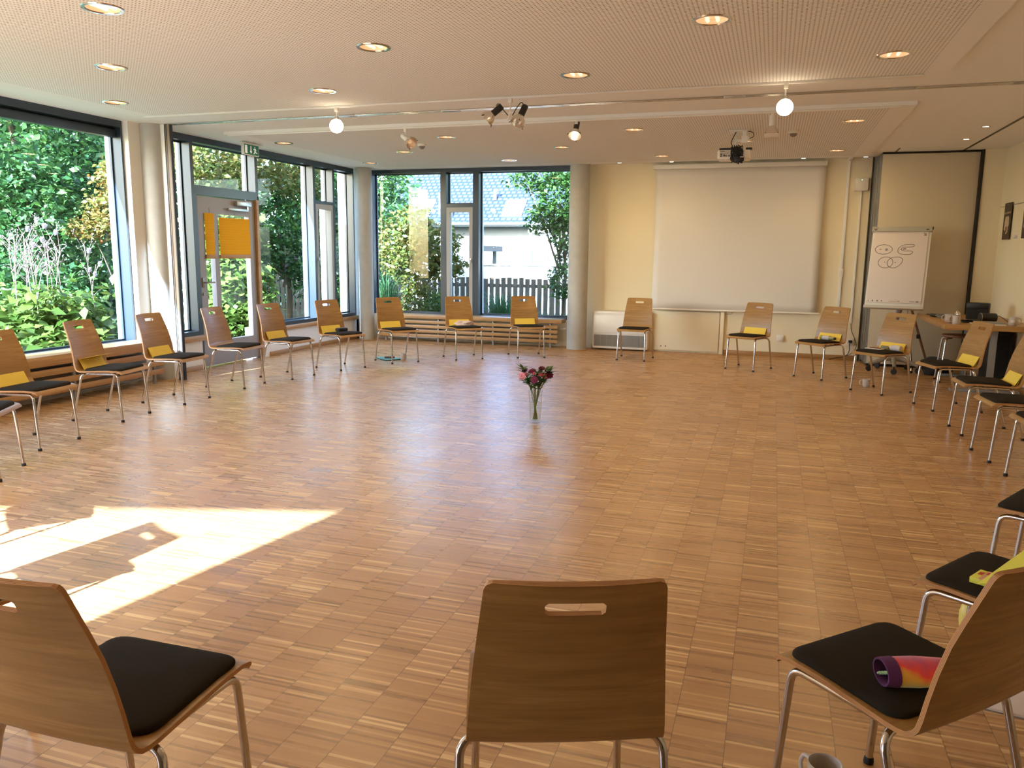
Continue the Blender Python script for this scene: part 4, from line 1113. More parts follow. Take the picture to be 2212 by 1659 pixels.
def spot(name, label, x, y, drop, d, m, lit, body_r=0.028, body_l=0.10, bell=0.062, square=False, parent=None, hinge=None):
    t = parent or thing(name, label, 'track light', (x, y, ZS - 0.02))
    p = hinge or track_adapter(t, x, y, drop, m if m is M['white_gloss'] else M['white_gloss'])
    A = Matrix.Translation(p) @ aim(d)
    mk('lamp_body', MB().lathe([(0, 0.06), (body_r * 0.9, 0.06), (body_r, 0.05), (body_r, -0.04), (body_r * 0.8, -0.045), (0, -0.045)], 18, mx=A), m, t)
    rf = M['reflector']
    mk('reflector', MB().lathe([(0.02, -0.04), (bell * 0.6, -0.06), (bell * 0.9, -0.085), (bell, -0.115), (bell + 0.004, -0.115), (bell * 0.94, -0.08), (bell * 0.62, -0.052), (0.024, -0.036)], 28, mx=A), rf, t)
    mk('lamp', MB().lathe([(0, -0.045), (0.018, -0.05), (0.022, -0.07), (0.018, -0.09), (0, -0.098)], 16, mx=A), M['bulb'] if lit == 1 else M['bulbsoft'] if lit == 2 else M['alu'], t)
    pr = MB()
    for k in range(3):
        w = 2 * pi * k / 3 + 0.5
        pr.tube([A @ Vector((bell * 0.95 * cos(w), bell * 0.95 * sin(w), -0.10)), A @ Vector(((bell + 0.014) * cos(w), (bell + 0.014) * sin(w), -0.122))], 0.0035, 6)
    mk('clip', pr, M['black'], t)
    if square: mk('diffuser_plate', MB().box(-0.065, 0.065, -0.065, 0.065, -0.124, -0.118, 0.002).xf(A), M['white_gloss'], t)
    return t
spot('track_spot', 'white angled spot under the far track, aimed to the lower right', -3.777, 7.885, 0.095, (0.75, -0.35, -0.5), M['white_gloss'], 2)
spot('track_spot', 'lit black spot hanging from the far track, aimed down toward the viewer', -1.927, 7.885, 0.05, (0.0, -0.55, -0.8), M['black'], 1)
spot('track_spot', 'white spot with a square plate beside the projector', -0.090, 7.885, 0.075, (0.0, -0.1, -1), M['white_gloss'], 2, square=True)
t = thing('twin_spot', 'black twin spot on a white cross bar hanging from the near track', 'track light', (-2.19, 6.605, ZS - 0.02))
p = track_adapter(t, -2.19, 6.605, 0.115, M['white_gloss'])
mk('cross_bar', MB().tube([(p.x - 0.13, p.y, p.z + 0.0), (p.x, p.y, p.z), (p.x + 0.13, p.y, p.z + 0.015)], 0.006, 8).tube([(p.x, p.y, p.z + 0.02), (p.x - 0.02, p.y, p.z - 0.06), (p.x + 0.012, p.y, p.z - 0.045)], 0.008, 8), M['white_gloss'], t)
for sx, d in ((-1, (-0.75, -0.15, -0.62)), (1, (-0.25, -0.45, -0.85))):
    spot('', '', 0, 0, 0, d, M['black'], 0, parent=t, hinge=p + Vector((sx * 0.115, -0.02, 0.02 if sx < 0 else 0.0)), bell=0.06)
    mk('cable', MB().tube(smooth([(p.x + sx * 0.02, p.y, p.z - 0.02), (p.x + sx * 0.06, p.y - 0.02, p.z + 0.03), (p.x + sx * 0.10, p.y - 0.02, p.z + 0.075), (p.x + sx * 0.12, p.y - 0.01, p.z + 0.06)], 5), 0.004, 6), M['black'], t)

def detector(label, x, y):
    t = thing('motion_detector', label, 'detector', (x, y, ZS))
    mk('base', MB().lathe([(0, 0), (0.055, 0), (0.055, -0.018), (0.048, -0.026), (0, -0.026)], 28, (x, y, ZS - 0.0005)), M['white_gloss'], t)
    mk('lens', MB().lathe([(0.04, -0.026), (0.034, -0.045), (0.018, -0.058), (0, -0.062)], 28, (x, y, ZS)), mat('grey_lens', srgb(120, 110, 102), 0.35), t)
detector('ceiling motion detector between the white angled spot and the back windows', -4.16, 9.14)
detector('ceiling motion detector to the right of the projector', 0.115, 9.16)

# ---- exit sign
t = thing('exit_sign', 'green and white emergency exit sign hanging above the garden door', 'exit sign', (-6.33, 8.85, ZC))
ex = radians(-90)  # the face looks along +X
EX, EY0, EY1, EZ0, EZ1 = -6.33, 8.58, 8.885, 2.632, 2.764
mk('housing', MB().box(EX - 0.02, EX + 0.02, EY0, EY1, EZ0, EZ1, 0.003).box(EX - 0.028, EX + 0.028, EY0 - 0.02, EY1 + 0.07, EZ1 + 0.0, EZ1 + 0.014, 0.003), M['white_gloss'], t)
mk('bracket', MB().box(EX - 0.01, EX + 0.01, EY0 + 0.08, EY0 + 0.1, EZ1 + 0.02, ZC - 0.001).box(EX - 0.01, EX + 0.01, EY1 - 0.1, EY1 - 0.08, EZ1 + 0.02, ZC - 0.001), M['white_gloss'], t)
fc = mk('green_face', MB().box(EX + 0.0195, EX + 0.0215, EY0 + 0.008, EY1 - 0.008, EZ0 + 0.006, EZ1 - 0.006), M['green'], t)
sg = MB(); SY = EY1 - EY0 - 0.024; SZ = EZ1 - EZ0 - 0.016
E2 = lambda u, v, d: (EX + 0.0216 + d, EY0 + 0.012 + u * SY, EZ0 + 0.008 + v * SZ)
def sp(poly): sg.prism(poly, lambda a, c, tt: E2(a, c, tt), 0.0, 0.0012)
sp([(0.03, 0.1), (0.19, 0.1), (0.19, 0.92), (0.03, 0.92)])
sp([(0.42, 0.9), (0.42, 0.38), (0.36, 0.38), (0.45, 0.1), (0.54, 0.38), (0.48, 0.38), (0.48, 0.9)])
sp([(0.74 + 0.028 * cos(2 * pi * k / 10), 0.83 + 0.075 * sin(2 * pi * k / 10)) for k in range(10)])
sp([(0.73, 0.73), (0.80, 0.66), (0.84, 0.5), (0.80, 0.47), (0.77, 0.6), (0.775, 0.44), (0.84, 0.3), (0.90, 0.3), (0.90, 0.22), (0.81, 0.21), (0.74, 0.36), (0.69, 0.12), (0.62, 0.10), (0.62, 0.17), (0.66, 0.19), (0.70, 0.45), (0.71, 0.6), (0.66, 0.52), (0.62, 0.58), (0.68, 0.70)])
mk('pictogram', sg, M['signwhite'], fc)

# ---- projector
PX, PY = -0.43, 9.0
t = thing('projector', 'white ceiling projector with tangled black cables facing the screen', 'projector', (PX, PY, ZS))
mk('ceiling_plate', MB().box(PX - 0.10, PX + 0.11, PY - 0.08, PY + 0.08, ZS - 0.014, ZS - 0.0005, 0.003), M['white_gloss'], t)
mk('mount_arm', MB().box(PX - 0.045, PX - 0.015, PY - 0.02, PY + 0.02, ZS - 0.17, ZS - 0.014, 0.003), M['white_gloss'], t)
bx = mk('housing', MB().box(PX - 0.205, PX + 0.125, PY - 0.12, PY + 0.14, 2.455, 2.548, 0.012), M['white_gloss'], t)
mk('lens', MB().lathe([(0, 0), (0.04, 0), (0.04, 0.03), (0, 0.03)], 20, mx=Matrix.Translation((PX - 0.1, PY + 0.135, 2.505)) @ Matrix.Rotation(-pi / 2, 4, 'X')), M['black'], bx)
mk('foot', MB().lathe([(0, 0), (0.016, 0), (0.02, 0.012), (0, 0.012)], 14, (PX - 0.11, PY - 0.09, 2.443)), M['white_gloss'], bx)
pb = MB().box(PX - 0.18, PX + 0.03, PY - 0.1225, PY - 0.119, 2.475, 2.54)
sp_ = mk('port_panel', pb, mat('port_panel_grey', srgb(206, 198, 188), 0.5), bx)
pt = MB()
for x, z, w, h in ((-0.155, 2.532, 0.05, 0.005), (-0.165, 2.505, 0.02, 0.01), (-0.165, 2.487, 0.02, 0.01), (-0.135, 2.492, 0.016, 0.018), (-0.115, 2.488, 0.014, 0.012), (-0.142, 2.515, 0.004, 0.008), (-0.13, 2.515, 0.004, 0.008), (-0.118, 2.515, 0.004, 0.008), (-0.1, 2.515, 0.006, 0.008), (-0.085, 2.488, 0.014, 0.012)):
    pt.box(PX + x - w / 2, PX + x + w / 2, PY - 0.1245, PY - 0.122, z - h / 2, z + h / 2)
mk('port', pt, M['black'], bx)
mk('upper_bracket', MB().box(PX - 0.19, PX + 0.0, PY - 0.09, PY + 0.08, 2.546, 2.572, 0.004).box(PX + 0.08, PX + 0.145, PY - 0.10, PY - 0.02, 2.55, 2.57, 0.006), M['black'], t)
mk('adapter', MB().box(PX + 0.03, PX + 0.095, PY - 0.115, PY - 0.075, 2.615, 2.69, 0.004).box(PX + 0.04, PX + 0.085, PY - 0.105, PY - 0.06, 2.69, ZS - 0.014, 0.004).box(PX - 0.02, PX + 0.03, PY - 0.11, PY - 0.08, 2.63, 2.655, 0.003), M['white_gloss'], t)
mk('power_brick', MB().box(PX - 0.03, PX + 0.07, PY - 0.165, PY - 0.128, 2.425, 2.475, 0.003), M['black'], t)
mk('brick_label', MB().box(PX + 0.03, PX + 0.068, PY - 0.167, PY - 0.164, 2.463, 2.472), M['paper'], bpy.data.objects['power_brick'])
cbl = MB(); rg = random.Random(4)
cbl.tube(smooth([(PX - 0.03, PY - 0.04, ZS - 0.02), (PX - 0.06, PY - 0.06, 2.67), (PX - 0.07, PY - 0.09, 2.62), (PX - 0.05, PY - 0.12, 2.57)], 6), 0.005, 6)
cbl.tube(smooth([(PX + 0.09, PY - 0.08, 2.735), (PX + 0.14, PY - 0.09, 2.72), (PX + 0.15, PY - 0.09, 2.68), (PX + 0.11, PY - 0.09, 2.66)], 6), 0.004, 6)
for k in range(26):
    a = [(PX + 0.0 + rg.uniform(-0.07, 0.06), PY - 0.135 + rg.uniform(-0.025, 0.015), 2.50 + 0.105 * sin(2 * pi * j / 5 + rg.random()) * rg.uniform(0.4, 0.95)) for j in range(6)]
    cbl.tube(smooth(a, 5), 0.0042, 6)
mk('cable_tangle', cbl, M['black'], t)

# ================================================================== VASE WITH FLOWERS
VX, VY = -1.893, 6.472
t = thing('glass_vase', 'tall clear glass vase with water standing in the middle of the parquet floor', 'vase', (VX, VY, 0))
mk('glass', MB().lathe([(0, 0), (0.043, 0), (0.0465, 0.02), (0.053, 0.15), (0.062, 0.288), (0.0595, 0.288), (0.050, 0.15), (0.0435, 0.03), (0.03, 0.018), (0, 0.017)], 40, (VX, VY, 0)), M['vglass'], t)
mk('water', MB().lathe([(0, 0.0185), (0.03, 0.0195), (0.0425, 0.031), (0.0488, 0.15), (0.0525, 0.195), (0, 0.195)], 32, (VX, VY, 0)), M['water'], t)
G1 = leafmat('flower_leaf_green', [srgb(58, 92, 36), srgb(84, 116, 48), srgb(44, 76, 34)], 0.25, k=0.95)
STEMG = mat('flower_stem_green', srgb(92, 116, 52), 0.5)
def petalmat(n, a, b_): return leafmat(n, [srgb(*a), srgb(*b_)], 0.25, 0.6, k=0.95)
PINK = petalmat('pink_petals', (240, 142, 156), (252, 178, 182)); CRIM = petalmat('crimson_petals', (150, 18, 70), (118, 10, 58)); WINE = petalmat('wine_petals', (96, 14, 44), (120, 22, 60)); SALM = petalmat('salmon_petals', (236, 116, 112), (214, 84, 92))
DARKC = mat('flower_eye', srgb(52, 18, 24), 0.8)
def basis(n):
    n = n.normalized(); a = n.cross(Vector((0, 0, 1)));
    if a.length < 1e-3: a = Vector((1, 0, 0))
    a.normalize(); return a, n.cross(a), n
def blade(mb, p, d, up, L_, w, droop=0.2, n=5, mi=0):
    """a pointed leaf from p along d"""
    d = d.normalized(); s = d.cross(up); s = s.normalized() if s.length > 1e-3 else Vector((1, 0, 0)); nn = s.cross(d)
    vs = []
    for i in range(n + 1):
        t = i / n; ww = w * sin(pi * min(0.98, 0.08 + 0.9 * t)) ** 0.8
        c = p + d * L_ * t - nn * droop * L_ * t * t
        vs += [c - s * ww / 2 + nn * ww * 0.15, c, c + s * ww / 2 + nn * ww * 0.15]
    fs = []
    for i in range(n):
        a = 3 * i; fs += [(a, a + 1, a + 4, a + 3), (a + 1, a + 2, a + 5, a + 4)]
    mb.add(vs, fs, mi)
def flower(label, foot, mid, head, face, kind, R_):
    """foot/mid/head offsets from the vase axis"""
    V = Vector((VX, VY, 0)); P0, P1, P2 = V + Vector(foot), V + Vector(mid), V + Vector(head)
    t = thing('gerbera' if kind in (PINK, CRIM) else 'cut_flower', label, 'flower', P0)
    mk('stem', MB().tube(smooth([P0, P1, P2], 7), 0.0028, 7), STEMG, t)
    a, b_, n = basis(Vector(face)); pm = MB()
    layers = ((R_, 18, 0.10), (R_ * 0.72, 14, 0.28), (R_ * 0.48, 10, 0.5)) if kind in (PINK, CRIM) else ((R_, 9, 0.35), (R_ * 0.8, 8, 0.7), (R_ * 0.55, 6, 1.0))
    for L_, cnt, lift in layers:
        for k in range(cnt):
            w = 2 * pi * k / cnt + lift * 3
            blade(pm, P2 + n * lift * 0.006, (a * cos(w) + b_ * sin(w)) + n * lift, n, L_, L_ * (0.42 if kind in (PINK, CRIM) else 0.7), 0.15)
    mk('petals', pm, kind, t)
    if kind in (PINK, CRIM): mk('eye', MB().lathe([(0, -0.004), (0.009, -0.002), (0.010, 0.003), (0.006, 0.006), (0, 0.006)], 14, c=P2, mx=Matrix((a, b_, n)).transposed().to_4x4()), DARKC, t)
    else:
        mk('calyx', MB().lathe([(0, -0.012), (0.006, -0.010), (0.008, 0.0), (0, 0.002)], 12, c=P2, mx=Matrix((a, b_, n)).transposed().to_4x4()), STEMG, t)
    lm = MB(); rr = random.Random(int(abs(head[0]) * 9999) + 5)
    for k in range(3):
        u = 0.45 + 0.16 * k; c = P0.lerp(P1, min(1, u * 1.6)) if u < 0.5 else P1.lerp(P2, (u - 0.5) * 2)
        if c.z < 0.24: continue
        w = rr.uniform(0, 2 * pi); blade(lm, c, Vector((cos(w), sin(w), 0.9)), Vector((0, 0, 1)), 0.085, 0.026, 0.25)
    if lm.f: mk('leaf', lm, G1, t)
    return t
flower('pale pink gerbera with a dark eye facing left at the left of the vase', (0.012, 0.0, 0.03), (-0.02, -0.01, 0.26), (-0.115, -0.03, 0.408), (-0.25, -0.95, 0.1), PINK, 0.037)
flower('crimson gerbera with a dark eye at the front centre of the vase', (-0.012, 0.008, 0.03), (0.0, -0.02, 0.26), (0.005, -0.055, 0.385), (-0.05, -0.95, 0.2), CRIM, 0.035)
flower('crimson gerbera seen edge on at the upper left of the vase', (0.01, 0.012, 0.03), (-0.015, 0.01, 0.26), (-0.035, 0.01, 0.452), (-0.1, -0.5, 0.85), CRIM, 0.036)
flower('dark wine flower at the far left behind the pink gerbera', (0.02, 0.01, 0.03), (-0.03, 0.012, 0.26), (-0.102, 0.02, 0.445), (-0.3, -0.5, 0.8), WINE, 0.034)
flower('dark wine flower at the top centre of the bouquet', (-0.01, -0.01, 0.03), (0.012, 0.01, 0.26), (0.045, 0.03, 0.468), (0.1, -0.5, 0.85), WINE, 0.034)
flower('crimson flower at the far right of the bouquet', (-0.02, 0.0, 0.03), (0.03, 0.0, 0.26), (0.118, 0.0, 0.425), (0.45, -0.7, 0.5), WINE, 0.040)
flower('salmon flower left of the far right crimson flower', (-0.014, -0.012, 0.03), (0.025, -0.012, 0.26), (0.085, -0.02, 0.415), (0.2, -0.8, 0.5), SALM, 0.027)
flower('small salmon flower in the right middle of the bouquet', (0.0, -0.015, 0.03), (0.02, -0.02, 0.26), (0.052, -0.03, 0.428), (0.1, -0.8, 0.6), SALM, 0.020)
flower('small salmon bud above the crimson front gerbera', (0.008, -0.014, 0.03), (0.0, -0.01, 0.26), (-0.008, -0.02, 0.432), (0, -0.7, 0.7), SALM, 0.016)
flower('small salmon bud beside the pink gerbera', (0.016, -0.006, 0.03), (-0.02, -0.012, 0.26), (-0.075, -0.03, 0.425), (0.1, -0.8, 0.5), SALM, 0.016)
def sprig(label, foot, pts, leaves, seed):
    V = Vector((VX, VY, 0)); P = [V + Vector(foot)] + [V + Vector(q) for q in pts]
    t = thing('leafy_sprig', label, 'greenery', P[0]); sm_ = smooth(P, 6)
    mk('stem', MB().tube(sm_, 0.0025, 7), STEMG, t)
    rr = random.Random(seed); lm = MB(); n = len(sm_)
    for k in range(leaves):
        c = sm_[min(n - 1, int(n * (0.5 + 0.5 * (k + 1) / leaves)) - 1)]
        if c.z < 0.25: c = sm_[-1]
        w = rr.uniform(0, 2 * pi); up = 1.4 if k > leaves - 4 else 0.6
        blade(lm, c, Vector((cos(w), sin(w), up)), Vector((0, 0, 1)), rr.uniform(0.06, 0.095), rr.uniform(0.022, 0.032), 0.3)
    mk('leaf', lm, G1, t)
sprig('leafy sprig rising at the upper left of the bouquet', (0.015, 0.005, 0.03), [(-0.03, 0.0, 0.28), (-0.10, 0.0, 0.43), (-0.115, 0.0, 0.46)], 17, 3)
sprig('leafy sprig rising at the upper right of the bouquet', (-0.015, 0.005, 0.03), [(0.03, 0.0, 0.28), (0.07, 0.0, 0.42), (0.085, 0.0, 0.455)], 19, 8)
sprig('leafy sprig spreading to the right edge of the bouquet', (-0.018, -0.004, 0.03), [(0.04, -0.005, 0.28), (0.10, 0.0, 0.41), (0.118, 0.0, 0.445)], 15, 5)
sprig('leafy sprig drooping at the left over the vase rim', (0.018, -0.01, 0.03), [(-0.035, -0.02, 0.28), (-0.055, -0.03, 0.34), (-0.065, -0.03, 0.36)], 16, 14)
sprig('leafy sprig filling the middle of the bouquet', (0.0, 0.012, 0.03), [(0.0, 0.0, 0.28), (0.012, -0.01, 0.40), (0.015, -0.01, 0.44)], 24, 21)
sprig('leafy sprig low on the right of the vase rim', (-0.012, -0.014, 0.03), [(0.03, -0.025, 0.28), (0.055, -0.035, 0.34), (0.075, -0.035, 0.39)], 16, 33)

# ================================================================== SMALL THINGS ON CHAIRS AND FLOOR
def bottle(label, k, lx, ly, z, ang, col, cap_m, L_=0.20, r=0.031):
    loc, a = on_chair(k, lx, ly, z)
    t = thing('plastic_bottle', label, 'bottle', loc, a + radians(ang))
    R = Matrix.Translation((0, 0, r)) @ Matrix.Rotation(pi / 2, 4, 'Y')
    h = L_ / 2
    mk('body', MB().lathe([(0, -h), (r * 0.85, -h), (r, -h + 0.01), (r, -0.01), (r * 0.93, 0.0), (r, 0.012), (r, h - 0.06), (r * 0.8, h - 0.035), (0.014, h - 0.018), (0.0135, h), (0, h)], 24, mx=R), col, t, world=False)
    mk('label', MB().lathe([(r + 0.0006, -0.055), (r + 0.0006, 0.03)], 24, mx=R), mat('bottle_label', srgb(208, 200, 204), 0.6), t, world=False)
    mk('cap', MB().lathe([(0, h - 0.004), (0.0155, h - 0.004), (0.0155, h + 0.016), (0, h + 0.016)], 18, mx=R), cap_m, t, world=False)
    return t
BOT = mat('bottle_plastic', srgb(196, 200, 140), 0.15); BOT.node_tree.nodes['Principled BSDF'].inputs['Transmission Weight'].default_value = 0.5
bottle('small lying bottle with a black cap on the chair right of the screen', 'R1', -0.01, -0.105, 0.448, 180, BOT, M['black'], 0.19, 0.027)
bottle('lying bottle with a white label on the chair at the flipchart', 'R2', -0.075, -0.10, 0.448, 0, mat('pale_bottle', srgb(224, 208, 186), 0.3), M['alu'], 0.15, 0.032)
loc, a = on_chair('R2', 0.035, -0.09, 0.448)
crumple('soft_pouch', 'small grey green pouch next to the bottle on the chair at the flipchart', 'pouch', loc, 0.055, 0.035, 0.03, mat('sage_cloth', srgb(132, 130, 100), 0.9), 8, 3, 0.3, a)
loc, a = on_chair('R2', 0.09, -0.01, 0.4585)
tag(mk('notepad', MB().box(-0.09, 0.09, -0.065, 0.065, 0, 0.006, 0.001), M['paper'], world=False), 'white notepad lying on the chair seat at the flipchart', 'notepad')
o = bpy.data.objects['notepad']; o.location = loc; o.rotation_euler = (0, 0, a + 0.15)
o = tag(mk('pen', MB().tube([(-0.06, 0, 0.005), (0.06, 0.02, 0.005)], 0.005, 8), mat('red_pen', srgb(110, 40, 36), 0.4), world=False), 'dark red pen lying on the white notepad', 'pen'); o.location = (loc[0], loc[1], loc[2] + 0.006); o.rotation_euler = (0, 0, a)
loc, a = on_chair('F', -0.06, -0.06, 0.450)
t = thing('black_pouch', 'black pouch lying on the chair seat before the corner column', 'pouch', loc, a)
mk('body', MB().box(-0.075, 0.075, -0.045, 0.045, 0, 0.05, 0.02), M['blackcloth'], t, world=False)
mk('zip', MB().tube([(-0.06, -0.046, 0.03), (0.06, -0.046, 0.03)], 0.002, 6), M['alu'], t, world=False)
loc, a = on_chair('C2', -0.015, -0.045, 0.447)
crumple('folded_cloth', 'crumpled beige cloth on the chair before the narrow back casement', 'cloth', loc, 0.125, 0.085, 0.045, M['beigecloth'], 17, 4, 0.35, a)
# pencil case
loc, a = (0.405, 1.962, 0.449), radians(199 - 38)
t = thing('pencil_case', 'colourful felt pencil case with green pencils sticking out of its purple mouth', 'pencil case', loc, a + radians(38))
def felt_mat():
    m = mat('rainbow_felt', srgb(230, 90, 80), 0.95, sheen=0.4); N = NT(m)
    tc = N.n('ShaderNodeTexCoord'); n1 = N.n('ShaderNodeTexNoise', i_Scale=16.0, i_Detail=2.0); N.l(tc.outputs['Object'], n1.inputs['Vector'])
    x, y, z = N.xyz(tc.outputs['Object'])
    w = N.math('ADD', N.math('MULTIPLY', z, 11.0), N.math('MULTIPLY', N.math('SUBTRACT', n1.outputs[0], 0.5), 0.7))
    N.l(N.ramp(w, [(0.02, srgb(150, 190, 90)), (0.22, srgb(226, 206, 80)), (0.42, srgb(240, 170, 60)), (0.58, srgb(246, 76, 66)), (0.78, srgb(206, 70, 110)), (0.92, srgb(130, 70, 130))]), N.b.inputs['Base Color'])
    return m
n = 20; vs = []; fs = []; prof = [(0.11, 0.040, 0.030), (0.085, 0.042, 0.032), (0.03, 0.043, 0.034), (-0.04, 0.038, 0.030), (-0.085, 0.025, 0.018), (-0.10, 0.006, 0.008)]
def ring(x, ry, rz): return [(x, ry * cos(2 * pi * k / n), 0.036 + rz * sin(2 * pi * k / n)) for k in range(n)]
b_ = MB()
for x, ry, rz in prof: vs += ring(x, ry, rz)
for i in range(len(prof) - 1): fs += [(i * n + k, i * n + (k + 1) % n, (i + 1) * n + (k + 1) % n, (i + 1) * n + k) for k in range(n)]
fs.append(tuple(range((len(prof) - 1) * n, len(prof) * n)))
mk('felt_body', b_.add(vs, fs), felt_mat(), t, world=False)
vs = ring(0.112, 0.041, 0.031) + ring(0.112, 0.036, 0.026) + ring(0.082, 0.0435, 0.0335) + ring(0.07, 0.034, 0.025); fs = []
for a_, b2 in ((0, 1), (2, 0), (1, 3)): fs += [(a_ * n + k, a_ * n + (k + 1) % n, b2 * n + (k + 1) % n, b2 * n + k) for k in range(n)]
mk('purple_cuff', MB().add(vs, fs), mat('purple_felt', srgb(92, 44, 92), 0.95), t, world=False)
for i in range(4):
    o = thing('green_pencil', 'green pencil in the mouth of the felt pencil case, %s' % ('lowest', 'second lowest', 'second highest', 'highest')[i], 'pencil', loc, a + radians(38))
    y_, z_ = -0.02 + 0.012 * i, 0.022 + 0.007 * i
    mk('shaft', MB().tube([(0.0, y_, z_), (0.103, y_, z_)], 0.005, 6), mat('green_lacquer', srgb(70, 180, 90), 0.3), o, world=False)
    mk('tip', MB().tube([(0.103, y_, z_), (0.110, y_, z_)], [0.005, 0.002], 6), mat('pencil_tip', srgb(190, 230, 180), 0.5), o, world=False)
# lime folder and yellow box on R8
loc, a = on_chair('R8', 0.0, 0.0, 0.0)
t = thing('lime_folder', 'large lime yellow folder standing on the right chair, seen over the foreground backrest', 'folder', loc, a)
def sheet(nm, q):
    n_ = (Vector(q[1]) - Vector(q[0])).cross(Vector(q[3]) - Vector(q[0])).normalized() * 0.0008
    mk(nm, MB().add([Vector(p) + n_ for p in q] + [Vector(p) - n_ for p in q], [(0, 1, 2, 3), (7, 6, 5, 4), (0, 4, 5, 1), (1, 5, 6, 2), (2, 6, 7, 3), (3, 7, 4, 0)]), M['lime'], t, world=False)
sheet('front_cover', [(-0.20, 0.042, 0.482), (0.10, 0.030, 0.525), (0.13, -0.195, 0.60), (-0.165, -0.190, 0.575)])
sheet('back_cover', [(-0.150, -0.140, 0.445), (0.145, -0.140, 0.445), (0.13, -0.195, 0.601), (-0.165, -0.190, 0.576)])
loc, a = on_chair('R8', -0.096, 0.06, 0.458)
t = thing('pencil_box', 'small yellow and pink box lying on the seat beside the lime folder', 'box', loc, a + radians(3))
mk('box_body', MB().box(-0.045, 0.045, -0.03, 0.03, 0, 0.018, 0.001), M['lime'], t, world=False)
mk('printed_lid', MB().box(-0.044, 0.044, -0.029, 0.006, 0.0181, 0.0187), mat('pink_print', srgb(236, 176, 150), 0.6), t, world=False)
mk('print_motif', MB().box(-0.005, 0.022, 0.009, 0.022, 0.0181, 0.0188).box(0.01, 0.03, -0.012, 0.002, 0.0187, 0.0192), mat('red_print', srgb(196, 60, 44), 0.6), t, world=False)
t = thing('yellow_bottle', 'pale yellow drinking bottle on the floor under the chair with the lime folder', 'bottle', (0.775, 3.16, 0))
mk('body', MB().lathe([(0, 0), (0.034, 0), (0.038, 0.006), (0.036, 0.05), (0.033, 0.08), (0.038, 0.12), (0.039, 0.15), (0.032, 0.178), (0.022, 0.19), (0, 0.19)], 26, (0.775, 3.16, 0)), mat('pale_yellow_plastic', srgb(226, 208, 110), 0.35), t)
mk('cap', MB().lathe([(0.0, 0.19), (0.017, 0.19), (0.017, 0.215), (0.012, 0.225), (0, 0.225)], 18, (0.775, 3.16, 0)), mat('yellow_cap', srgb(230, 214, 90), 0.4), t)
# floor: paper sheets, teal folder, glass, phone
t = thing('paper_sheet', 'white paper block lying on the floor right of the pencil case chair', 'paper', (0.90, 2.82, 0), radians(-12))
mk('sheet_stack', MB().box(-0.15, 0.15, -0.11, 0.11, 0, 0.012, 0.001), M['paper'], t, world=False)
mk('backing', MB().box(-0.153, 0.153, -0.113, 0.113, -0.0, 0.003), M['greyink'], t, world=False)
t = thing('teal_folder', 'teal folder lying on the floor under a chair by the back windows', 'folder', (-4.95, 9.72, 0), radians(-38))
mk('cover', MB().box(-0.155, 0.155, -0.115, 0.115, 0.006, 0.018, 0.002), M['teal'], t, world=False)
mk('black_base', MB().box(-0.16, 0.16, -0.12, 0.12, 0.0, 0.006, 0.001), M['black'], t, world=False)
t = thing('glasses_case', 'small brown case lying on the teal folder', 'case', (-4.93, 9.71, 0.018), radians(20))
mk('case_body', MB().box(-0.07, 0.07, -0.025, 0.025, 0, 0.025, 0.01), mat('brown_leather', srgb(110, 84, 74), 0.6), t, world=False)
t = thing('drinking_mug', 'beige cup standing on the floor at the edge of the teal folder', 'cup', (-4.735, 9.73, 0), radians(200))
mk('body', MB().lathe([(r * 1.05, z * 1.05) for r, z in MUGP], 28), M['mug'], t, world=False)

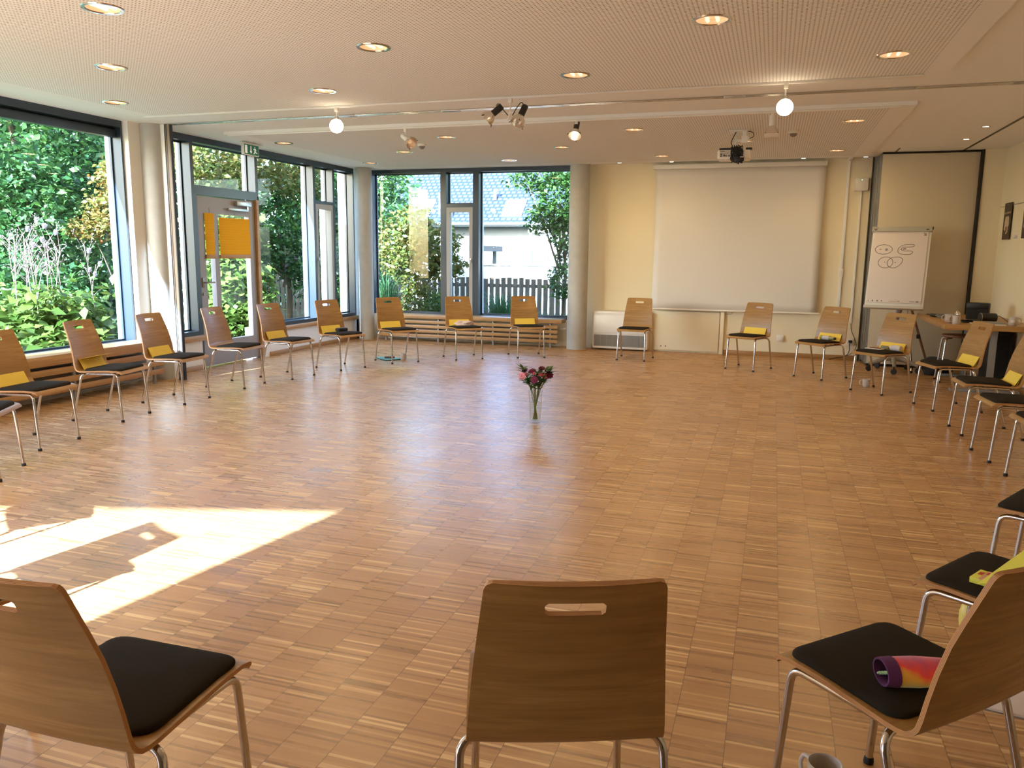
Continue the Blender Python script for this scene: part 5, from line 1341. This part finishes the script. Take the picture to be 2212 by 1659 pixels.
# ================================================================== OUTSIDE
GZ = -0.12
struct('ground', MB().box(-200, 150, 12.46, 260, GZ - 0.1, GZ).box(-200, -6.95, -20, 12.46, GZ - 0.1, GZ), noisy(mat('garden_soil_grass', srgb(72, 86, 54), 0.95), 2.0, 0.7, srgb(54, 64, 42)))
def leaves(name, blobs, n, size, m, parent=None, seed=0, loc=None, up=0.35, aspect=0.55, fill=0.55, flat=0.5):
    """leaf quads scattered through ellipsoids; blobs: (cx,cy,cz,rx,ry,rz)"""
    rg = np.random.default_rng(seed)
    vol = np.array([b_[3] * b_[4] * b_[5] for b_ in blobs]) ** 0.67; cnt = (n * vol / vol.sum()).astype(int) + 1
    P = []
    for b_, c in zip(blobs, cnt):
        d = rg.normal(size=(c, 3)); d /= np.linalg.norm(d, axis=1)[:, None]
        r = fill + (1 - fill) * rg.random(c) ** 0.6
        r *= 1 + 0.22 * np.sin(d[:, 0] * 5 + b_[0] * 3) * np.cos(d[:, 2] * 6 + b_[1]) + 0.12 * np.sin(d[:, 1] * 11 + d[:, 2] * 9)
        P.append(np.array(b_[:3]) + d * r[:, None] * np.array(b_[3:]))
    P = np.concatenate(P); P = P[P[:, 2] > GZ + 0.03]; c = len(P)
    D = rg.normal(size=(c, 3)); D[:, 2] = D[:, 2] * flat - 0.15; D /= np.linalg.norm(D, axis=1)[:, None]
    Nn = rg.normal(size=(c, 3)) * 0.7; Nn[:, 2] += up * 2; S_ = np.cross(D, Nn); S_ /= np.linalg.norm(S_, axis=1)[:, None] + 1e-9
    Nn = np.cross(S_, D)
    L_ = size * rg.uniform(0.6, 1.35, c)[:, None]; Wd = L_ * aspect
    V = np.empty((c, 6, 3))
    V[:, 0] = P; V[:, 1] = P + D * L_ * 0.45 + S_ * Wd * 0.5 + Nn * Wd * 0.12; V[:, 2] = P + D * L_ - Nn * L_ * 0.12
    V[:, 3] = P + D * L_ * 0.45 - S_ * Wd * 0.5 + Nn * Wd * 0.12; V[:, 4] = P + D * L_ * 0.45; V[:, 5] = P + D * L_ * 0.8
    V = V.reshape(-1, 3); base = np.arange(c) * 6
    F = np.concatenate([np.stack([base, base + 1, base + 2, base + 4], 1), np.stack([base, base + 4, base + 2, base + 3], 1)])
    off = Vector(parent.location) if parent else Vector(loc or (0, 0, 0))
    V -= np.array(off)
    me = bpy.data.meshes.new(name); me.vertices.add(len(V)); me.vertices.foreach_set('co', V.ravel())
    me.loops.add(F.size); me.loops.foreach_set('vertex_index', F.ravel().astype(np.int32))
    me.polygons.add(len(F)); me.polygons.foreach_set('loop_start', (np.arange(len(F)) * 4).astype(np.int32))
    me.polygons.foreach_set('loop_total', np.full(len(F), 4, np.int32))
    me.update(); me.materials.append(m)
    o = bpy.data.objects.new(name, me); COL.objects.link(o)
    if parent: o.parent = parent
    else: o.location = off
    return o
BARK = mat('bark', srgb(92, 78, 62), 0.95)
def tree(name, label, cat, base, blobs, n, size, m, seed, trunk=0.12, limbs=5, **kw):
    t = thing(name, label, cat, (base[0], base[1], GZ))
    b_ = MB(); rg = random.Random(seed); top = Vector(blobs[0][:3])
    b_.tube(smooth([Vector((base[0], base[1], GZ - 0.05)), Vector((base[0] + 0.05, base[1], GZ + (top.z - GZ) * 0.45)), top], 5), [trunk * (1 - 0.07 * i) for i in range(11)], 9)
    for k in range(limbs):
        q = blobs[k % len(blobs)]; e = Vector((q[0] + rg.uniform(-.6, .6) * q[3], q[1] + rg.uniform(-.6, .6) * q[4], q[2] + rg.uniform(-.2, .7) * q[5]))
        s0 = Vector((base[0], base[1], GZ)).lerp(top, rg.uniform(0.35, 0.7)); b_.tube(smooth([s0, s0.lerp(e, 0.5) + Vector((0, 0, 0.1)), e], 4), [trunk * 0.45 * (1 - 0.09 * i) for i in range(9)], 6)
    mk('trunk', b_, BARK, t)
    leaves('foliage', blobs, n, size, m, t, seed, **kw)
    return t
LDARK = leafmat('dark_leaves', [srgb(40, 72, 38), srgb(62, 100, 48), srgb(30, 58, 36), srgb(88, 128, 60), srgb(50, 84, 44)], 0.3, k=1.25)
LMID = leafmat('mid_green_leaves', [srgb(66, 108, 46), srgb(92, 134, 58), srgb(52, 92, 42), srgb(116, 152, 70)], 0.35, k=0.6)
LYEL = leafmat('yellow_green_leaves', [srgb(126, 146, 60), srgb(160, 160, 76), srgb(96, 128, 52), srgb(190, 160, 84), srgb(112, 140, 58)], 0.4, k=0.42)
LORA = leafmat('orange_leaves', [srgb(150, 156, 70), srgb(196, 176, 92), srgb(214, 140, 76), srgb(128, 148, 66), srgb(206, 190, 110)], 0.4, k=0.45)
LLIT = leafmat('light_green_leaves', [srgb(132, 170, 70), srgb(160, 190, 84), srgb(104, 148, 58), srgb(186, 204, 100)], 0.45, k=0.36)
LGRS = leafmat('grass_blades', [srgb(58, 96, 60), srgb(84, 122, 72), srgb(46, 80, 54)], 0.3)
# left garden, seen through the large window
tree('dense_tree', 'large dense dark green tree filling the big garden window', 'tree', (-12.6, 11.2), [(-12.4, 10.9, 2.0, 1.5, 1.7, 2.0), (-12.8, 12.4, 3.6, 1.7, 1.8, 1.6), (-11.8, 9.5, 3.6, 1.3, 1.4, 1.4), (-12.2, 10.8, 4.6, 1.5, 1.8, 1.3), (-11.5, 10.9, 2.6, 1.0, 1.0, 1.0), (-11.9, 9.1, 1.3, 1.1, 1.2, 1.3), (-11.2, 9.6, 2.2, 0.8, 0.8, 0.8)], 30000, 0.12, LDARK, 1, 0.16, 9)
tree('maple_shrub', 'small maple with orange and yellow leaves at the right edge of the large window', 'shrub', (-10.3, 10.5), [(-10.1, 10.3, 2.0, 0.42, 0.45, 0.42), (-9.9, 10.35, 2.6, 0.4, 0.4, 0.35), (-10.35, 9.95, 1.75, 0.28, 0.25, 0.15)], 2600, 0.085, LORA, 2, 0.03, 5)
tree('garden_shrub', 'mid green shrub behind the anemones at the left picture edge', 'shrub', (-11.4, 8.6), [(-11.2, 8.5, 0.8, 1.0, 0.9, 0.75), (-10.6, 9.3, 0.7, 0.8, 0.7, 0.6)], 3200, 0.12, LDARK, 4, 0.05, 3)
# hydrangea like low plants right outside the window
t = thing('leafy_ground_plants', 'light green broad leaved plants growing low outside the large window', 'plants', (-8.0, 7.0, GZ), kind='stuff')
leaves('broad_leaves', [(-7.75, 6.3, 0.22, 0.5, 0.7, 0.34), (-8.2, 7.1, 0.30, 0.6, 0.7, 0.4), (-8.6, 7.7, 0.42, 0.6, 0.6, 0.46), (-8.0, 7.7, 0.2, 0.5, 0.6, 0.34), (-8.7, 6.9, 0.4, 0.5, 0.6, 0.4), (-7.6, 7.3, 0.15, 0.35, 0.5, 0.25), (-9.2, 8.3, 0.45, 0.6, 0.6, 0.45)], 4200, 0.16, LLIT, t, 6, up=1.0, aspect=0.72, fill=0.3, flat=0.4)
# anemones
ANW = leafmat('pale_anemone_petals', [srgb(244, 226, 236), srgb(250, 240, 246)], 0.4, k=0.35)
BUDM = leafmat('anemone_bud', [srgb(186, 190, 160), srgb(214, 206, 196)], 0.3, k=0.35)
for i in range(16):
    rg = random.Random(100 + i)
    x, y = -8.62 + rg.uniform(-0.55, 0.5), 7.5 + rg.uniform(-0.6, 0.62)
    t = thing('anemone', 'tall pale pink anemone with thin branching stems outside the large window', 'flower', (x, y, GZ), 0, 'tall anemones outside the large window')
    st = MB(); fl = MB(); bu = MB(); hz = rg.uniform(1.25, 1.62)
    lean = (rg.uniform(-0.12, 0.12), rg.uniform(-0.22, 0.22))
    top = Vector((x + lean[0], y + lean[1], hz)); mid_ = Vector((x + lean[0] * 0.4, y + lean[1] * 0.4, hz * 0.55))
    st.tube(smooth([(x, y, GZ), mid_, top], 5), 0.0042, 5)
    for k in range(7):
        s0 = mid_.lerp(top, rg.uniform(0.2, 0.95)); e = s0 + Vector((rg.uniform(-.14, .14), rg.uniform(-.2, .2), rg.uniform(0.08, 0.32)))
        st.tube([s0, s0.lerp(e, 0.6) + Vector((0, 0, 0.02)), e], 0.0026, 5)
        if rg.random() < 0.16:
            for j in range(6):
                w = 2 * pi * j / 6; blade(fl, e, Vector((0.4, cos(w), sin(w))), Vector((0.5, -0.8, 0.3)), 0.042, 0.03, 0.1)
        else:
            for j in range(3):
                e2 = e + Vector((rg.uniform(-.03, .03), rg.uniform(-.05, .05), rg.uniform(-.02, .05))); st.tube([e, e2], 0.002, 4)
                bu.lathe([(0, -0.009), (0.007, -0.004), (0.0085, 0.002), (0.005, 0.007), (0, 0.009)], 7, c=e2)
    mk('stem', st, mat('anemone_stem', srgb(120, 100, 92), 0.7) if i == 0 else bpy.data.materials['anemone_stem'], t)
    if fl.f: mk('blossom', fl, ANW, t)
    if bu.f: mk('bud', bu, BUDM, t)
    leaves('leaf', [(x, y, 0.62, 0.28, 0.28, 0.42)], 60, 0.15, LLIT, t, 50 + i, up=1.0, aspect=0.6, fill=0.2)
# trees behind the door wall
tree('maple_tree', 'yellow green maple with orange tips seen above the garden door', 'tree', (-9.3, 12.3), [(-8.95, 11.4, 3.0, 0.6, 0.9, 0.6), (-8.95, 12.9, 3.1, 0.6, 0.9, 0.65), (-9.4, 12.1, 2.6, 0.5, 0.8, 0.5), (-9.0, 13.9, 2.9, 0.5, 0.6, 0.6)], 9000, 0.10, LYEL, 7, 0.06, 8)
tree('garden_tree', 'tall green tree behind the wide pane right of the garden door', 'tree', (-9.4, 14.0), [(-9.25, 13.5, 1.9, 0.6, 0.75, 0.7), (-9.0, 14.6, 1.5, 0.6, 0.7, 0.9), (-9.6, 12.9, 1.2, 0.5, 0.6, 0.7), (-8.95, 14.9, 2.5, 0.55, 0.6, 0.7)], 9000, 0.10, LMID, 8, 0.07, 8)
tree('garden_tree', 'green tree seen through the narrow panes beside the corner column', 'tree', (-8.7, 15.9), [(-8.75, 15.7, 2.1, 0.6, 0.7, 1.1), (-8.5, 16.2, 3.2, 0.6, 0.6, 0.8), (-8.65, 15.6, 0.8, 0.6, 0.6, 0.8)], 7000, 0.11, LMID, 9, 0.07, 6)
tree('leafy_shrub', 'bright leafy shrub right outside the garden door', 'shrub', (-8.6, 11.2), [(-8.5, 11.2, 0.75, 0.6, 0.7, 0.75), (-8.9, 11.5, 1.4, 0.55, 0.6, 0.6), (-8.2, 10.7, 0.25, 0.5, 0.6, 0.45), (-9.2, 11.9, 1.9, 0.6, 0.6, 0.5)], 5200, 0.14, LLIT, 10, 0.03, 4, up=0.8, aspect=0.75)
tree('leafy_shrub', 'dark shrub at the foot of the fence right of the garden door', 'shrub', (-8.5, 14.2), [(-8.6, 14.3, 0.9, 0.6, 0.5, 0.7), (-7.9, 14.5, 0.5, 0.5, 0.4, 0.5), (-9.2, 14.1, 1.3, 0.5, 0.5, 0.6)], 3000, 0.11, LDARK, 11, 0.04, 4)
# behind the back windows
tree('maple_shrub', 'yellow green maple shrub in the left back window', 'shrub', (-6.6, 14.5), [(-6.7, 14.4, 1.30, 0.55, 0.5, 0.55), (-6.15, 14.3, 1.62, 0.42, 0.4, 0.36), (-6.85, 14.6, 1.95, 0.40, 0.4, 0.42), (-7.1, 14.5, 1.5, 0.45, 0.45, 0.6), (-6.0, 14.3, 1.2, 0.36, 0.35, 0.25), (-6.5, 14.3, 0.5, 0.45, 0.4, 0.35)], 6000, 0.10, LYEL, 12, 0.05, 9)
tree('garden_tree', 'light green tree at the right side of the right back window', 'tree', (-3.9, 15.1), [(-3.95, 15.0, 2.5, 0.55, 0.5, 0.5), (-4.4, 14.9, 2.95, 0.55, 0.5, 0.3), (-3.75, 15.1, 1.8, 0.42, 0.4, 0.5), (-4.25, 15.0, 2.1, 0.38, 0.35, 0.25), (-3.8, 15.0, 0.95, 0.36, 0.35, 0.4), (-3.5, 15.2, 2.6, 0.5, 0.5, 0.8)], 6500, 0.10, LMID, 13, 0.05, 8, up=0.8)
tree('leafy_shrub', 'small bright shrub low behind the left back window', 'shrub', (-5.85, 13.5), [(-5.85, 13.5, 0.45, 0.28, 0.25, 0.25), (-5.6, 13.45, 0.3, 0.25, 0.2, 0.2)], 900, 0.08, LLIT, 15, 0.02, 3)
def grass(label, cx, cy, n, h, sp, seed):
    rg = random.Random(seed); b_ = MB()
    for _ in range(n):
        w = rg.uniform(0, 2 * pi); r = rg.uniform(0, 0.10); L_ = h * rg.uniform(0.6, 1.1); o_ = rg.uniform(0.1, 1) * sp
        p = Vector((cx + r * cos(w), cy + r * sin(w), GZ)); q = p + Vector((cos(w) * o_ * 0.35, sin(w) * o_ * 0.35, L_ * 0.75)); e = p + Vector((cos(w) * o_, sin(w) * o_, L_ * rg.uniform(0.7, 1)))
        s_ = Vector((-sin(w), cos(w), 0)) * 0.006; P_ = smooth([p, q, e], 4); vs = []
        for i, c in enumerate(P_): f = 1 - i / (len(P_) - 1) * 0.9; vs += [c - s_ * f, c + s_ * f]
        b_.add(vs, [(2 * i, 2 * i + 1, 2 * i + 3, 2 * i + 2) for i in range(len(P_) - 1)])
    t = thing('ornamental_grass', label, 'grass', (cx, cy, GZ)); mk('blades', b_, LGRS, t)
grass('tall ornamental grass clump at the left of the left back window', -6.75, 13.25, 420, 1.25, 0.75, 1)
grass('dark ornamental grass clump in the right back window, left part', -4.55, 13.3, 480, 0.95, 0.75, 2)
grass('ornamental grass clump behind the narrow back casement', -5.1, 13.4, 300, 0.9, 0.5, 3)
tree('hedge_tree', 'dense tall hedge of trees along the left end of the garden', 'hedge', (-15.5, 19.5), [(-14.5, 19.5, 2.0, 1.8, 1.2, 2.2), (-12.2, 20.3, 2.2, 1.5, 1.1, 2.4), (-17.0, 18.0, 2.4, 1.8, 1.6, 2.6), (-10.3, 20.8, 1.7, 1.0, 0.9, 1.9), (-15.5, 15.5, 2.2, 1.4, 1.6, 2.4), (-16.0, 12.5, 2.6, 1.4, 1.8, 2.8), (-15.5, 17.5, 4.6, 1.8, 1.8, 1.0), (-12.8, 19.6, 0.6, 2.2, 0.9, 0.9), (-15.5, 17.0, 0.7, 1.2, 2.4, 1.0), (-15.8, 13.0, 0.7, 1.2, 2.4, 1.0), (-10.2, 20.9, 0.5, 1.2, 0.7, 0.8)], 30000, 0.22, LDARK, 30, 0.16, 7)
grass('low ornamental grass clump in the right back window, middle', -4.05, 13.2, 300, 0.62, 0.6, 4)
# fence
t = thing('paling_fence', 'weathered wooden paling fence at the end of the garden', 'fence', (-8, 15.9, GZ))
b_ = MB(); rg = random.Random(3); FW = wood('fence_wood', srgb(96, 92, 82), srgb(116, 110, 98), srgb(74, 70, 64), (40, 40, 3), 0.9)
x = -16.0
while x < -1.5:
    b_.box(x, x + 0.095, 15.9, 15.92, GZ, 0.93 + rg.uniform(-0.015, 0.015)); x += 0.132
mk('palings', b_, FW, t)
for z in (0.12, 0.74): mk('cross_rail', MB().box(-16, -1.5, 15.92, 15.97, z, z + 0.07), FW, t)
for x in (-14, -11.6, -9.2, -6.8, -4.4, -2.0): mk('post', MB().box(x, x + 0.09, 15.97, 16.06, GZ, 0.98), FW, t)
# white neighbouring house with tiled roof
HW = mat('house_white_render', srgb(150, 149, 147), 0.9)
hs = thing('neighbour_house', 'white house with a large grey tiled roof behind the back windows', 'house', (-8, 27, GZ))
mk('wall', MB().box(-13.6, 4, 26.6, 33, GZ, 2.75), HW, hs)
def roofpt(x, s, d=0): # s along the slope from the eave
    c, q = cos(radians(40)), sin(radians(40)); return (x, 26.0 + s * c - d * q, 2.42 + s * q + d * c)
b_ = MB()
b_.add([(-14.2, 0, 0), (5, 0, 0), (5, 9, 0), (-14.2, 9, 0), (-14.2, 0, -0.12), (5, 0, -0.12), (5, 9, -0.12), (-14.2, 9, -0.12)], [(0, 1, 2, 3), (4, 7, 6, 5), (0, 4, 5, 1), (1, 5, 6, 2), (2, 6, 7, 3), (3, 7, 4, 0)])
rf = mk('roof', b_, M['roof'], hs, world=False)
rf.location = (8, -1.0, 2.42 - GZ); rf.rotation_euler = (radians(40), 0, 0)
mk('gutter', MB().tube([(-14.2, 25.95, 2.42), (5, 25.95, 2.42)], 0.07, 10), M['alu'], hs)
sg_ = MB()
for i in range(40): sg_.box(-14 + i * 0.45, -13.82 + i * 0.45, 26.55, 26.62, 2.86, 2.96)
mk('snow_guard', sg_, M['steel'], hs)
RB = Matrix.Translation((0, 26.0, 2.42)) @ Matrix.Rotation(radians(40), 4, 'X')
for x0, x1, s0, s1 in ((-12.5, -11.75, 0.5, 1.35), (-9.0, -8.3, 0.45, 1.25)):
    fr_ = mk('roof_window', framebox(MB(), 'y', 0, 0.1, x0, x1, s0, s1, 0.1).xf(RB @ Matrix(((1, 0, 0, 0), (0, 0, 1, 0), (0, -1, 0, 0.1), (0, 0, 0, 1)))), M['clad'], hs)
    mk('pane', MB().box(x0 + 0.08, x1 - 0.08, s0 + 0.08, s1 - 0.08, 0.04, 0.06).xf(RB), mat('roof_glass', srgb(70, 110, 150), 0.08), fr_)
for x, s_ in ((-9.5, 1.35), (-10.9, 0.45)):
    p = RB @ Vector((x, s_, 0)); mk('vent_pipe', MB().tube([(p.x, p.y, p.z), (p.x, p.y, p.z + 0.32)], 0.06, 10).tube([(p.x, p.y, p.z + 0.28), (p.x + 0.12, p.y - 0.1, p.z + 0.36)], 0.04, 8), M['steel'], hs)
t = thing('garden_wall', 'low bright white garden wall beyond the paling fence', 'wall', (-8, 20.5, GZ))
mk('wall_body', MB().box(-12.5, 3, 20.4, 20.6, GZ, 1.12), HW, t)
mk('coping', MB().box(-12.5, 3, 20.36, 20.64, 1.12, 1.16), HW, t)
t = thing('carport', 'dark flat carport roof on posts beyond the white garden wall', 'carport', (-9.8, 22.5, GZ))
mk('roof_slab', MB().box(-12.0, -8.1, 21.6, 23.8, 1.50, 1.66), mat('carport_dark', srgb(92, 84, 82), 0.7), t)
for x in (-11.8, -8.4): 
    for y in (21.7, 23.7): mk('post', MB().box(x, x + 0.12, y, y + 0.12, GZ, 1.5), M['steel'], t)
t = thing('pergola', 'white timber pergola in front of the house wall', 'pergola', (-6.6, 25, GZ))
for i, x in enumerate((-7.6, -7.05, -6.2, -5.7, -5.2)): mk('post', MB().box(x, x + 0.09, 25.0, 25.1, GZ, 2.35 if i < 2 else 2.1), HW, t)
mk('beam', MB().box(-7.65, -6.9, 25.0, 25.1, 2.12, 2.2).box(-6.5, -5.0, 25.0, 25.1, 2.05, 2.15), HW, t)

tree('sky_block_hedge', 'added hedge outside the picture, blocking low sky from the sunny window', 'hedge', (-6, -13), [(-12, -12.5, 2.2, 3.0, 1.2, 3.0), (-7, -13, 2.2, 3.2, 1.2, 3.2), (-2, -13, 2.2, 3.0, 1.2, 3.0), (3, -12.5, 2.2, 3.0, 1.2, 3.0)], 9000, 0.6, LDARK, 40, 0.2, 4, fill=0.1)  # unseen hedge, added to keep low sky light off the back wall
